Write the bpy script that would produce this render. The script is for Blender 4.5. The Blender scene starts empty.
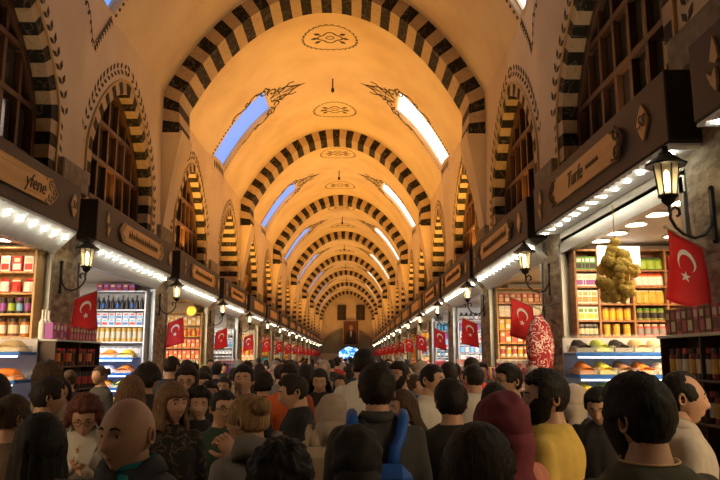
import bpy, math, random
from math import sin, cos, pi, sqrt, atan, atan2, radians
from mathutils import Vector, Matrix
random.seed(7)
SC = bpy.context.scene
COL = SC.collection
EYE = 1.75

# ------------------------------------------------------------ materials
MATS = {}
def mat(name, col, rough=.6, metal=0., emit=None, es=0., var=.12, scale=12., bump=0., bscale=60., trans=0., alpha=None, sheen=0., coat=0., spec=None):
    if name in MATS: return MATS[name]
    m = bpy.data.materials.new(name); m.use_nodes = True
    nt = m.node_tree; b = nt.nodes['Principled BSDF']
    b.inputs['Roughness'].default_value = rough
    b.inputs['Metallic'].default_value = metal
    c = (*col, 1)
    if var > 0:
        tc = nt.nodes.new('ShaderNodeTexCoord')
        nz = nt.nodes.new('ShaderNodeTexNoise'); nz.inputs['Scale'].default_value = scale; nz.inputs['Detail'].default_value = 3
        nt.links.new(tc.outputs['Object'], nz.inputs['Vector'])
        mx = nt.nodes.new('ShaderNodeMix'); mx.data_type = 'RGBA'
        mx.inputs[6].default_value = (*[x*(1-var) for x in col], 1)
        mx.inputs[7].default_value = (*[min(1, x*(1+var)) for x in col], 1)
        nt.links.new(nz.outputs['Fac'], mx.inputs[0])
        nt.links.new(mx.outputs[2], b.inputs['Base Color'])
        if bump > 0:
            nb = nt.nodes.new('ShaderNodeTexNoise'); nb.inputs['Scale'].default_value = bscale; nb.inputs['Detail'].default_value = 4
            nt.links.new(tc.outputs['Object'], nb.inputs['Vector'])
            bp = nt.nodes.new('ShaderNodeBump'); bp.inputs['Strength'].default_value = bump; bp.inputs['Distance'].default_value = .02
            nt.links.new(nb.outputs['Fac'], bp.inputs['Height']); nt.links.new(bp.outputs['Normal'], b.inputs['Normal'])
    else:
        b.inputs['Base Color'].default_value = c
    if emit:
        b.inputs['Emission Color'].default_value = (*emit, 1)
        b.inputs['Emission Strength'].default_value = es
    if trans: b.inputs['Transmission Weight'].default_value = trans
    if alpha is not None: b.inputs['Alpha'].default_value = alpha
    if spec is not None: b.inputs['Specular IOR Level'].default_value = spec
    if sheen: b.inputs['Sheen Weight'].default_value = sheen
    if coat: b.inputs['Coat Weight'].default_value = coat
    MATS[name] = m
    return m
def ramp_mat(name, tex, stops, rough=.6, scale=(1, 1, 1), bump=0., tscale=5., detail=4., dist=0., coat=0., metal=0.):
    """material whose colour comes from a texture through a colour ramp"""
    if name in MATS: return MATS[name]
    m = bpy.data.materials.new(name); m.use_nodes = True
    nt = m.node_tree; b = nt.nodes['Principled BSDF']; b.inputs['Roughness'].default_value = rough
    b.inputs['Coat Weight'].default_value = coat; b.inputs['Metallic'].default_value = metal
    tc = nt.nodes.new('ShaderNodeTexCoord'); mp = nt.nodes.new('ShaderNodeMapping'); mp.inputs['Scale'].default_value = scale
    nt.links.new(tc.outputs['Object'], mp.inputs['Vector'])
    t = nt.nodes.new('ShaderNodeTex' + tex)
    nt.links.new(mp.outputs['Vector'], t.inputs['Vector'])
    t.inputs['Scale'].default_value = tscale
    if 'Detail' in t.inputs: t.inputs['Detail'].default_value = detail
    if 'Distortion' in t.inputs: t.inputs['Distortion'].default_value = dist
    out = t.outputs['Distance'] if tex == 'Voronoi' else (t.outputs['Fac'] if 'Fac' in t.outputs else t.outputs[0])
    r = nt.nodes.new('ShaderNodeValToRGB'); nt.links.new(out, r.inputs['Fac'])
    while len(r.color_ramp.elements) > 1: r.color_ramp.elements.remove(r.color_ramp.elements[-1])
    r.color_ramp.elements[0].position = stops[0][0]; r.color_ramp.elements[0].color = (*stops[0][1], 1)
    for p, c in stops[1:]:
        e = r.color_ramp.elements.new(p); e.color = (*c, 1)
    nt.links.new(r.outputs['Color'], b.inputs['Base Color'])
    if bump:
        bp = nt.nodes.new('ShaderNodeBump'); bp.inputs['Strength'].default_value = bump; bp.inputs['Distance'].default_value = .03
        nt.links.new(out, bp.inputs['Height']); nt.links.new(bp.outputs['Normal'], b.inputs['Normal'])
    MATS[name] = m
    return m

PLASTER = ramp_mat('lime_plaster', 'Noise', [(.3, (.62, .46, .30)), (.5, (.70, .54, .37)), (.75, (.76, .61, .44))], rough=.85, tscale=.9, detail=6, bump=.12)
MARBLE_D = ramp_mat('black_marble', 'Noise', [(0, (.016, .013, .012)), (.485, (.02, .017, .015)), (.5, (.17, .14, .11)), (.515, (.02, .017, .015)), (1, (.012, .01, .01))], rough=.6, tscale=3.2, detail=5, dist=1.2)
MARBLE_D.node_tree.nodes['Principled BSDF'].inputs['Specular IOR Level'].default_value = .12
MARBLE_L = ramp_mat('tan_marble', 'Noise', [(.3, (.36, .25, .15)), (.5, (.50, .36, .22)), (.7, (.42, .29, .17))], rough=.65, tscale=5, detail=6, dist=2.)
STONE = ramp_mat('rough_cut_stone', 'Noise', [(.3, (.14, .10, .065)), (.5, (.30, .23, .15)), (.7, (.46, .38, .27))], rough=.95, scale=(1, .45, 1), tscale=13, detail=10, bump=.9)
STONE_BLOCK = ramp_mat('capital_stone', 'Noise', [(.3, (.2, .15, .1)), (.7, (.35, .28, .2))], rough=.9, tscale=9, detail=6, bump=.5)
WINDOW_WOOD = mat('brown_window_wood', (.085, .034, .013), .5, bump=.15)
GOLD_LINE = mat('ochre_moulding', (.52, .33, .12), .6)
STENCIL = mat('dark_stencil_paint', (.05, .035, .022), .8)
SIGN_BROWN = mat('dark_brown_board', (.026, .019, .015), .5, bump=.05)
SIGN_WOOD = ramp_mat('golden_plaque_wood', 'Wave', [(0, (.74, .43, .15)), (.6, (.82, .51, .2)), (1, (.62, .34, .11))], rough=.5, scale=(1, .2, 5), tscale=3., detail=3, dist=4)  # wood tones raised to stand in for light on the plaques
SIGN_CARVE = mat('dark_carved_wood', (.085, .045, .02), .6)
GOLD_PAINT = mat('pale_gold_paint', (.62, .42, .2), .5)
STEEL = mat('brushed_grey_steel', (.34, .35, .33), .38, .8, bump=.05)
STEEL_D = mat('dark_steel', (.06, .06, .06), .5, .5)
IRON = mat('black_wrought_iron', (.02, .018, .016), .45, .6, bump=.1)
WOOD_S = ramp_mat('shelf_wood', 'Wave', [(0, (.32, .14, .05)), (.5, (.42, .2, .07)), (1, (.26, .11, .04))], rough=.5, scale=(1, 1, 8), tscale=2., dist=3)
WOOD_L = ramp_mat('light_shelf_wood', 'Wave', [(0, (.6, .36, .14)), (.5, (.68, .43, .18)), (1, (.5, .29, .11))], rough=.5, scale=(1, 1, 8), tscale=2., dist=3)
WHITE = mat('white_lacquer', (.75, .74, .72), .45)
WALLIN = mat('cream_shop_wall', (.62, .55, .46), .7)
GLASS_W = mat('window_glass', (.05, .04, .03), .12, var=.3)
SHEET = mat('clear_case_glass', (.75, .8, .82), .05, alpha=.22, var=0)
BLUE_EDGE = mat('blue_edge_trim', (.02, .12, .45), .35)
FLOOR = ramp_mat('worn_stone_floor', 'Brick', [(0, (.10, .085, .07)), (1, (.2, .17, .14))], rough=.5, tscale=1.5)
RED = mat('flag_red', (.62, .012, .014), .7, var=.08, bump=.1, bscale=25)
FLAGW = mat('flag_white', (.8, .78, .76), .7, var=.03)
LED = mat('cool_led', (1, 1, 1), .4, emit=(.95, 1., .84), es=34, var=0)
LEDB = mat('blue_led', (1, 1, 1), .4, emit=(.25, .42, 1.), es=9, var=0)
DISC = mat('warm_lamp_disc', (1, 1, 1), .4, emit=(1., .8, .56), es=20, var=0)
BULB = mat('lantern_bulb', (1, 1, 1), .4, emit=(1., .78, .42), es=26, var=0)
LGLASS = mat('lantern_glass', (.85, .72, .45), .25, alpha=.4, var=0)

# ------------------------------------------------------------ mesh builder
class MB:
    def __init__(s): s.v = []; s.f = []; s.m = []; s.M = Matrix.Identity(4)
    def add(s, vs, fs, mi=0):
        n = len(s.v)
        s.v += [tuple(s.M @ Vector(p)) for p in vs]
        for f in fs: s.f.append(tuple(i+n for i in f)); s.m.append(mi)
        return s
    def box(s, x0, y0, z0, x1, y1, z1, mi=0, bev=0.):
        if x0 > x1: x0, x1 = x1, x0
        if y0 > y1: y0, y1 = y1, y0
        if z0 > z1: z0, z1 = z1, z0
        if bev <= 0:
            vs = [(x, y, z) for z in (z0, z1) for x, y in ((x0, y0), (x1, y0), (x1, y1), (x0, y1))]
            return s.add(vs, [(3, 2, 1, 0), (4, 5, 6, 7), (0, 1, 5, 4), (1, 2, 6, 5), (2, 3, 7, 6), (3, 0, 4, 7)], mi)
        b = min(bev, (x1-x0)/2.1, (y1-y0)/2.1, (z1-z0)/2.1)
        vs = []
        for z, d in ((z0, b), (z0+b, 0), (z1-b, 0), (z1, b)):
            for p in ((x0+b, y0+d), (x1-b, y0+d), (x1-d, y0+b), (x1-d, y1-b), (x1-b, y1-d), (x0+b, y1-d), (x0+d, y1-b), (x0+d, y0+b)):
                vs.append((*p, z))
        fs = [tuple(range(7, -1, -1)), tuple(range(24, 32))]
        for k in range(3):
            for i in range(8): fs.append((k*8+i, k*8+(i+1) % 8, (k+1)*8+(i+1) % 8, (k+1)*8+i))
        return s.add(vs, fs, mi)
    def lathe(s, prof, n=12, c=(0, 0, 0), mi=0, mis=None, sx=1, sy=1):
        vs = []; fs = []
        for r, z in prof:
            for i in range(n):
                a = 2*pi*i/n; vs.append((c[0]+r*cos(a)*sx, c[1]+r*sin(a)*sy, c[2]+z))
        L = len(prof)
        for k in range(L-1):
            ff = [(k*n+i, k*n+(i+1) % n, (k+1)*n+(i+1) % n, (k+1)*n+i) for i in range(n)]
            s_m = mis[k] if mis else mi
            base = len(s.v)
            fs.append((ff, s_m))
        n0 = len(s.v)
        s.v += [tuple(s.M @ Vector(p)) for p in vs]
        for ff, mm in fs:
            for f in ff: s.f.append(tuple(i+n0 for i in f)); s.m.append(mm)
        if prof[0][0] > 1e-4: s.f.append(tuple(n0+i for i in range(n-1, -1, -1))); s.m.append(mis[0] if mis else mi)
        if prof[-1][0] > 1e-4: s.f.append(tuple(n0+(L-1)*n+i for i in range(n))); s.m.append(mis[-1] if mis else mi)
        return s
    def tube(s, pts, r, n=8, mi=0, closed=False):
        pts = [Vector(p) for p in pts]; rs = r if isinstance(r, (list, tuple)) else [r]*len(pts)
        vs = []; L = len(pts); up = Vector((0, 0, 1))
        t0 = (pts[1]-pts[0]).normalized()
        nrm = t0.orthogonal().normalized()
        for k in range(L):
            if closed: t = (pts[(k+1) % L]-pts[k-1])
            else: t = pts[min(k+1, L-1)]-pts[max(k-1, 0)]
            t = t.normalized() if t.length > 1e-9 else t0
            nrm = (nrm - t*nrm.dot(t)); nrm = nrm.normalized() if nrm.length > 1e-6 else t.orthogonal().normalized()
            bn = t.cross(nrm)
            for i in range(n):
                a = 2*pi*i/n; vs.append(tuple(pts[k]+(nrm*cos(a)+bn*sin(a))*rs[k]))
        fs = []
        for k in range(L if closed else L-1):
            k2 = (k+1) % L
            for i in range(n): fs.append((k*n+i, k*n+(i+1) % n, k2*n+(i+1) % n, k2*n+i))
        if not closed: fs += [tuple(range(n-1, -1, -1)), tuple((L-1)*n+i for i in range(n))]
        return s.add(vs, fs, mi)
    def prism(s, poly, mp, h, mi=0):
        """poly (u,v) list, mp(u,v,off) maps to 3d; h thickness"""
        n = len(poly)
        vs = [mp(u, v, 0) for u, v in poly]+[mp(u, v, h) for u, v in poly]
        fs = [tuple(range(n-1, -1, -1)), tuple(range(n, 2*n))]
        for i in range(n): fs.append((i, (i+1) % n, n+(i+1) % n, n+i))
        return s.add(vs, fs, mi)
    def ribbon(s, pts, w, mp, h, mi=0, closed=False):
        """flat line of width w along 2d points"""
        n = len(pts); L = []
        for k in range(n):
            a = pts[k-1] if (k or closed) else pts[k]; b = pts[(k+1) % n] if (k < n-1 or closed) else pts[k]
            dx, dy = b[0]-a[0], b[1]-a[1]; l = sqrt(dx*dx+dy*dy) or 1
            ww = w[k] if isinstance(w, (list, tuple)) else w
            L.append((pts[k], (-dy/l*ww/2, dx/l*ww/2)))
        vs = []
        for (p, q) in L:
            vs += [mp(p[0]+q[0], p[1]+q[1], 0), mp(p[0]-q[0], p[1]-q[1], 0), mp(p[0]-q[0], p[1]-q[1], h), mp(p[0]+q[0], p[1]+q[1], h)]
        fs = []
        for k in range(n if closed else n-1):
            a = 4*k; b = 4*((k+1) % n)
            for i in range(4): fs.append((a+i, a+(i+1) % 4, b+(i+1) % 4, b+i))
        if not closed: fs += [(3, 2, 1, 0), tuple(4*(n-1)+i for i in range(4))]
        return s.add(vs, fs, mi)
    def sphere(s, c, r, n=10, m=6, mi=0, sc=(1, 1, 1)):
        pr = [(max(1e-5, r*sin(pi*k/m)), -r*cos(pi*k/m)*sc[2]) for k in range(m+1)]
        return s.lathe(pr, n, c, mi, sx=sc[0], sy=sc[1])
    def mesh(s, name, mats, smooth=False):
        me = bpy.data.meshes.new(name); me.from_pydata(s.v, [], s.f)
        for m in (mats if isinstance(mats, (list, tuple)) else [mats]): me.materials.append(m)
        me.polygons.foreach_set('material_index', s.m)
        if smooth: me.polygons.foreach_set('use_smooth', [True]*len(s.f))
        me.validate(); me.update()
        return me
    def build(s, name, mats, parent=None, smooth=False, loc=None, fixn=True):
        me = s.mesh(name, mats, smooth)
        if fixn:
            import bmesh
            bm = bmesh.new(); bm.from_mesh(me); bmesh.ops.recalc_face_normals(bm, faces=bm.faces); bm.to_mesh(me); bm.free()
        return put(name, me, parent, loc)
def put(name, me, parent=None, loc=None, rot=None):
    o = bpy.data.objects.new(name, me); COL.objects.link(o)
    if parent: o.parent = parent
    if loc: o.location = loc
    if rot: o.rotation_euler = rot
    return o
def tag(o, label, cat, group=None, kind=None):
    o['label'] = label
    if cat: o['category'] = cat
    if group: o['group'] = group
    if kind: o['kind'] = kind
    return o
def thing(name, label, cat, loc=(0, 0, 0), rz=0., group=None):
    o = put(name, None); o.empty_display_size = .1; o.location = loc; o.rotation_euler = (0, 0, rz)
    return tag(o, label, cat, group)
def kids(o): return [c for c in COL.objects if c.parent == o]
def dup(root, loc=None, rz=None, label=None, group=None, sc=None, tree=None):
    r = root.copy(); COL.objects.link(r)
    if loc is not None: r.location = loc
    if rz is not None: r.rotation_euler = (0, 0, rz)
    if sc: r.scale = sc
    if label: r['label'] = label
    if group: r['group'] = group
    for ch, gs in (tree or []):
        c = ch.copy(); COL.objects.link(c); c.parent = r
        for g in gs:
            d = g.copy(); COL.objects.link(d); d.parent = c
    return r
def tree_of(root): return [(c, list(c.children)) for c in root.children]
def struct(o): o['kind'] = 'structure'; return o
def sm(t):
    t = max(0., min(1., t)); return t*t*(3-2*t)

def text_mesh(s, size, depth=.006):
    cu = bpy.data.curves.new('lettering', 'FONT'); cu.body = s; cu.size = size; cu.extrude = depth/2; cu.shear = .3; cu.align_x = 'CENTER'; cu.align_y = 'CENTER'
    cu.resolution_u = 3
    o = bpy.data.objects.new('tmp_text', cu); COL.objects.link(o)
    dg = bpy.context.evaluated_depsgraph_get(); me = bpy.data.meshes.new_from_object(o.evaluated_get(dg))
    bpy.data.objects.remove(o); bpy.data.curves.remove(cu)
    return me
# ------------------------------------------------------------ camera
F = 700.; VX, VY = 352., 358.
pitch = atan((VY-240)/F); yaw = atan((360-VX)*cos(pitch)/F)
cam = bpy.data.cameras.new('camera'); cam.sensor_width = 36; cam.lens = F/720*36; cam.clip_start = .05; cam.clip_end = 300
co = bpy.data.objects.new('camera', cam); COL.objects.link(co)
co.location = (0, 0, EYE); co.rotation_euler = (pi/2+pitch, 0, -yaw); SC.camera = co
def ray(px, py):
    u = (px-360)/F; v = (240-py)/F
    y = cos(pitch)-v*sin(pitch); z = sin(pitch)+v*cos(pitch)
    return u*cos(yaw)+y*sin(yaw), -u*sin(yaw)+y*cos(yaw), z
def at_y(px, py, Y):
    x, y, z = ray(px, py); return Vector((x*Y/y, Y, EYE+z*Y/y))
def at_x(px, py, X):
    x, y, z = ray(px, py); return Vector((X, y*X/x, EYE+z*X/x))

# ------------------------------------------------------------ hall dimensions
XL, XR = -3.95, 2.78
XC = (XL+XR)/2; HW = (XR-XL)/2
RE, EE, ZE = 4.476, 1.739, EYE+.368          # vault profile: half an upright oval
TH0 = math.acos(HW/RE); ZTOP = ZE+RE*EE*sin(TH0)
CROWN = ZE+RE*EE
ARCH = [3.9]+[14+10.3*k for k in range(8)]
AD = .95
LUN = [(2.2, None), (7.4, None), (11.75, None)]
BND = [0., 4.8, 9.65, 14.45]
LC = [2.2, 7.3, 11.75]
for k in range(7):
    a = ARCH[k+1]; LC += [a+2.95, a+8.25]; BND += [a+5.6, a+10.75]
YEND = 87.4
BND[-1] = YEND
SKY = [9.9]+[ARCH[k+1]+5.65 for k in range(7)]
def G(y):
    d = 9
    for c in LC: d = min(d, abs(y-c))
    return sm((d-1.25)/1.2)
def NA(y): return min(1., max(0., min(abs(y-a-.45) for a in ARCH)-1.)/.8)
def bulge(y, z): return .15*sm((z-4.6)/2.2)*G(y)*NA(y)
def V(y, th, off=0.):
    """point on the vault: th from TH0 (left) to pi-TH0 (right)"""
    nx, nz = -cos(th)*EE, sin(th); l = sqrt(nx*nx+nz*nz); nx /= l; nz /= l
    x = XC-RE*cos(th); z = ZE+RE*EE*sin(th)
    fade = sm(1-(abs(cos(th))*-1+cos(TH0))/.35) if abs(cos(th)) < cos(TH0) else 1
    b = bulge(y, ZTOP)*fade
    x += b if th < pi/2 else -b
    return (x-nx*off, y, z-nz*off)
def W(side, y, z, off=0.):
    b = bulge(y, z)+off
    return (XL+b, y, z) if side < 0 else (XR-b, y, z)

# ---- vault
SW = .84
SKT = (TH0+radians(.5), radians(65))        # skylight span
def make_vault():
    ys = set([-4., 87.4])
    y = -4.
    while y < 87.4: ys.add(round(y, 3)); y += .4 if y < 30 else .8
    for s in SKY: ys |= {round(s-SW, 3), round(s+SW, 3), round(s-.4, 3), round(s+.4, 3), s}
    ys = sorted(ys); ys = [a for i, a in enumerate(ys) if i == 0 or a-ys[i-1] > .02 or any(abs(abs(a-s)-SW) < .01 for s in SKY)]
    n = 44
    ths = [TH0+(pi-2*TH0)*i/n for i in range(n+1)]
    for t in SKT: ths += [t, pi-t]
    ths = sorted(ths)
    def hole(a, b, t0, t1):
        ym = (a+b)/2; t = (t0+t1)/2
        if t > pi/2: t = pi-t
        if not (SKT[0] < t < SKT[1]): return False
        return any(abs(ym-s) < SW for s in SKY)
    m = MB(); vs = [V(y, t) for y in ys for t in ths]; T = len(ths)
    vo = [V(y, t, -.35) for y in ys for t in ths]
    fs = []; N = len(vs); H = {}
    for i in range(len(ys)-1):
        for j in range(T-1): H[i, j] = hole(ys[i], ys[i+1], ths[j], ths[j+1])
    for (i, j), h in H.items():
        a = (i*T+j, (i+1)*T+j, (i+1)*T+j+1, i*T+j+1)
        if not h:
            fs.append(a); fs.append(tuple(N+k for k in a[::-1]))
            if H.get((i-1, j), False): fs.append((a[0], a[3], N+a[3], N+a[0]))
            if H.get((i+1, j), False): fs.append((a[1], a[2], N+a[2], N+a[1]))
            if H.get((i, j-1), False): fs.append((a[0], a[1], N+a[1], N+a[0]))
            if H.get((i, j+1), False): fs.append((a[3], a[2], N+a[2], N+a[3]))
    m.add(vs+vo, fs)
    return struct(m.build('ceiling', PLASTER, smooth=True))
make_vault()

SKYL = mat('frosted_pane_blue', (.05, .08, .12), .4, emit=(.2, .40, 1.), es=.95, var=0)
SKYR = mat('frosted_pane_white', (.9, .9, .9), .4, emit=(1., .95, .93), es=2.2, var=0)
n_win = 0
def window_name():
    global n_win
    n_win += 1; return 'window_%d' % n_win
def skylight(s, side):
    y0, y1 = s-SW, s+SW
    f = MB(); p = MB(); K = 12
    fl = (lambda t: t) if side < 0 else (lambda t: pi-t)
    for k in range(K):
        a = SKT[0]+(SKT[1]-SKT[0])*k/K; b = SKT[0]+(SKT[1]-SKT[0])*(k+1)/K
        q = [(y0, a), (y1, a), (y1, b), (y0, b)]
        p.add([V(y, fl(t), -.14) for y, t in q]+[V(y, fl(t), -.17) for y, t in q], [(0, 1, 2, 3), (7, 6, 5, 4), (0, 1, 5, 4), (2, 3, 7, 6), (1, 2, 6, 5), (0, 3, 7, 4)])
    def mp(u, v, o): return V(u, fl(v), -.13+o)
    e = .0
    f.ribbon([(y0+.02, SKT[0]+(SKT[1]-SKT[0])*k/K) for k in range(K+1)], .05, mp, .05)
    f.ribbon([(y1-.02, SKT[0]+(SKT[1]-SKT[0])*k/K) for k in range(K+1)], .05, mp, .05)
    fr = f.build(window_name(), PLASTER); struct(fr)
    pa = p.build('pane', SKYL if side < 0 else SKYR, fr)
for s in SKY:
    for sd in (-1, 1): skylight(s, sd)

# ---- side walls with arched openings
LW, LSP, LAP, LZ0 = 1.5, EYE+3.1, EYE+4.55, 3.6   # half width of the opening, springing, apex, bottom
def lun_pts(c, w, spring, apex, z0, n=26, ex=1.5):
    P = [(c-w, z0)]
    for i in range(n+1):
        t = -cos(pi*i/n); d = abs(t)
        P.append((c+w*t, spring+(apex-spring)*max(0, 1-d**ex)**(1/ex)))
    P.append((c+w, z0)); return P
DEEP = {i: (1.6 if i in (4,) else .3) for i in range(len(LC))}
def side_wall(side):
    m = MB()
    NB = len(BND)-1
    for i, c in enumerate(LC):
        y0, y1 = BND[i], BND[i+1]
        P = lun_pts(c, LW, LSP, LAP, LZ0)
        n = len(P); Q = []
        for k, (y, z) in enumerate(P):
            if k == 0: Q.append((y0, LZ0)); continue
            if k == n-1: Q.append((y1, LZ0)); continue
            dx, dz = y-c, (z-LZ0)+.15
            # shoot from (c, LZ0) outwards to the panel rectangle
            sx = ((y1-c)/dx if dx > 1e-6 else ((y0-c)/dx if dx < -1e-6 else 1e9)); sz = (ZTOP-LZ0)/dz
            s = min(sx, sz); Q.append((c+dx*s, min(ZTOP, LZ0+dz*s)))
        # snap the corners
        for tgt in ((y0, ZTOP), (y1, ZTOP)):
            k = min(range(1, n-1), key=lambda k: (Q[k][0]-tgt[0])**2+(Q[k][1]-tgt[1])**2); Q[k] = tgt
        M = 8
        vs = []
        for k in range(n):
            for j in range(M+1):
                t = j/M; vs.append(W(side, P[k][0]*(1-t)+Q[k][0]*t, P[k][1]*(1-t)+Q[k][1]*t))
        fs = [(k*(M+1)+j, k*(M+1)+j+1, (k+1)*(M+1)+j+1, (k+1)*(M+1)+j) for k in range(n-1) for j in range(M)]
        m.add(vs, fs)
        # striped-reveal carrier behind: plain backing strip of the opening edge
    me = m.build('wall_left' if side < 0 else 'wall_right', PLASTER, smooth=True, fixn=False)
    struct(me)
for sd in (-1, 1): side_wall(sd)

def curve_resample(P, step):
    out = [P[0]]; acc = 0
    L = [0]
    for a, b in zip(P, P[1:]): L.append(L[-1]+math.hypot(b[0]-a[0], b[1]-a[1]))
    n = max(2, int(round(L[-1]/step))); res = []
    j = 0
    for i in range(n+1):
        d = L[-1]*i/n
        while j < len(L)-2 and L[j+1] < d: j += 1
        t = (d-L[j])/((L[j+1]-L[j]) or 1)
        res.append((P[j][0]*(1-t)+P[j+1][0]*t, P[j][1]*(1-t)+P[j+1][1]*t))
    return res
def lunette(i, c, side):
    """striped voussoirs round the opening, ochre edge, stencilled leaves, window"""
    deep = DEEP[i]
    s = -1 if side < 0 else 1
    xw = XL if side < 0 else XR
    nst = 2*19+1
    inner = curve_resample(lun_pts(c, LW, LSP, LAP, LZ0), 0.01)
    N = len(inner)-1
    outer = []
    for k, (y, z) in enumerate(inner):
        a = inner[max(0, k-6)]; b = inner[min(N, k+6)]
        dx, dz = b[0]-a[0], b[1]-a[1]; l = math.hypot(dx, dz) or 1
        outer.append((y-dz/l*.22, z+dx/l*.22))
    vs = MB()
    for q in range(nst):
        k0 = int(N*q/nst); k1 = int(N*(q+1)/nst)
        mi = 0 if q % 2 == 0 else 1
        ks = [k0, (k0+k1)//2, k1]
        e = .015
        for a, b in zip(ks, ks[1:]):
            A, B = inner[a], inner[b]; C, D = outer[a], outer[b]
            xf = lambda y, z: W(side, y, z, e)[0]
            P = [(xf(*A), *A), (xf(*B), *B), (xf(*D), *D), (xf(*C), *C)]
            xb = xw+s*deep
            P += [(xb, *A), (xb, *B), (xb, *D), (xb, *C)]
            vs.add(P, [(0, 1, 2, 3), (0, 1, 5, 4), (3, 2, 6, 7), (4, 5, 6, 7)]+([(0, 3, 7, 4)] if a == k0 else [(1, 2, 6, 5)]), mi)
    nm = 'trim_%d' % (10+2*i+(0 if side < 0 else 1))
    o = vs.build(nm, [MARBLE_L, MARBLE_D]); struct(o)
    # ochre bead
    far = ARCH[0]+10 < c and c > 50
    om = MB(); oo = outer[::8]+[outer[-1]]
    mp = lambda u, v, h: W(side, u, v, .006+h)
    om.ribbon(oo, .035, mp, .03)
    om.build('moulding', GOLD_LINE, o)
    # leaf pairs
    off = []
    for k in range(0, N+1):
        a = inner[max(0, k-6)]; b = inner[min(N, k+6)]
        dx, dz = b[0]-a[0], b[1]-a[1]; l = math.hypot(dx, dz) or 1
        off.append((inner[k][0]-dz/l*.42, inner[k][1]+dx/l*.42, -dz/l, dx/l, dx/l, dz/l))
    lm = MB(); step = 15 if c < 35 else 30
    for k in range(0, N+1, step):
        y, z, nx, nz, tx, tz = off[k]
        if z < 4.0: continue
        sg = 1 if (k < N/2) else -1
        for w in (-1, 1):
            L = .145
            dx, dz = tx*sg*.8+nx*w*.6, tz*sg*.8+nz*w*.6
            px, pz = -dz, dx
            bx, bz = y+nx*w*.012, z+nz*w*.012
            poly = [(bx, bz), (bx+dx*L*.5+px*.034, bz+dz*L*.5+pz*.034), (bx+dx*L, bz+dz*L), (bx+dx*L*.5-px*.034, bz+dz*L*.5-pz*.034)]
            lm.prism(poly, mp, .004)
    lm.build('stencil', STENCIL, o)
    # window in the opening
    X = xw+s*(deep-.02)
    w = MB(); g = MB()
    ww = LW+.05
    pl = curve_resample(lun_pts(c, LW-.03, LSP, LAP-.04, LZ0), .12)
    mpw = lambda u, v, h: (X-s*h, u, v)
    w.ribbon(pl, .12, mpw, .1)
    def ztop(y):
        d = abs(y-c)/LW
        return LSP+(LAP-LSP)*max(0, 1-d**1.5)**(1/1.5)
    nv = 7
    for k in range(1, nv):
        y = c-LW+2*LW*k/nv
        w.box(X, y-.035, LZ0, X-s*.07, y+.035, ztop(y)-.02)
    for z in (LZ0+.7, LZ0+1.35, LZ0+2.0):
        if z > LAP-.3: continue
        d = LW if z < LSP else LW*max(0, 1-((z-LSP)/(LAP-LSP))**1.5)**(1/1.5)
        w.box(X, c-d, z-.035, X-s*.08, c+d, z+.035)
    w.box(X, c-LW, LZ0-.1, X-s*(deep-.06), c+LW, LZ0+.16)
    wo = w.build(window_name(), WINDOW_WOOD); struct(wo)
    g.box(X+s*.005, c-LW-.1, LZ0, X+s*.03, c+LW+.1, LAP)
    g.build('pane', GLASS_W if i < 20 else GLASS_W, wo)
for i, c in enumerate(LC):
    for sd in (-1, 1): lunette(i, c, sd)

# ---- transverse striped arches with tapering piers
def transverse(y0, idx, depth=AD):
    th = .36
    N = 41
    tl, tr = TH0, pi-TH0
    # path: vertical leg, oval, vertical leg, sampled evenly
    path = [(XL, EYE+4.55, 1, 0)]; K = 160
    pts = []
    def nrm(t):
        nx, nz = -cos(t)*EE, sin(t); l = sqrt(nx*nx+nz*nz); return nx/l, nz/l
    pts.append((XL, EYE+4.62, -1., 0.))
    for k in range(K+1):
        t = tl+(tr-tl)*k/K; nx, nz = nrm(t)
        pts.append((XC-RE*cos(t), ZE+RE*EE*sin(t), nx, nz))
    pts.append((XR, EYE+4.62, 1., 0.))
    L = [0]
    for a, b in zip(pts, pts[1:]): L.append(L[-1]+math.hypot(b[0]-a[0], b[1]-a[1]))
    def at(d):
        for j in range(len(L)-1):
            if L[j+1] >= d-1e-9:
                t = (d-L[j])/((L[j+1]-L[j]) or 1); A, B = pts[j], pts[j+1]
                return [A[q]*(1-t)+B[q]*t for q in range(4)]
        return list(pts[-1])
    m = MB(); tot = L[-1]
    for q in range(N):
        mi = 1 if q % 2 == 0 else 0
        for h in range(2):
            a = at(tot*(q+h*.5)/N); b = at(tot*(q+(h+1)*.5)/N)
            P = []
            for y in (y0, y0+depth):
                for p in (a, b):
                    P.append((p[0]+p[2]*.1, y, p[1]+p[3]*.1))
                for p in (b, a):
                    P.append((p[0]-p[2]*th, y, p[1]-p[3]*th))
            m.add(P, [(0, 1, 2, 3), (4, 5, 6, 7), (2, 3, 7, 6)]+([(0, 3, 7, 4)] if q == 0 and h == 0 else [])+([(1, 2, 6, 5)] if q == N-1 and h == 1 else []), mi)
    o = m.build('trim_%d' % (40+idx), [MARBLE_L, MARBLE_D]); struct(o)
    c = MB()
    for s in (-1, 1):
        xw = XL if s < 0 else XR; prev = None
        rows = []
        for k in range(9):
            t = k/8; z = EYE+4.66-2.3*t; d = (th+.03)*(1-t)**1.3+.02; hw = depth/2*(1-.55*t)
            rows.append([(xw-s*d, y0+depth/2-hw, z), (xw-s*d, y0+depth/2+hw, z), (xw+s*.05, y0+depth/2+hw, z), (xw+s*.05, y0+depth/2-hw, z)])
        vs = [p for r in rows for p in r]
        fs = [(0, 1, 2, 3), tuple(32+i for i in range(4))]
        for k in range(8):
            for i in range(4): fs.append((4*k+i, 4*k+(i+1) % 4, 4*k+4+(i+1) % 4, 4*k+4+i))
        c.add(vs, fs)
    c.build('corbel', PLASTER, o)
for i, y in enumerate(ARCH): transverse(y, i)

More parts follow.
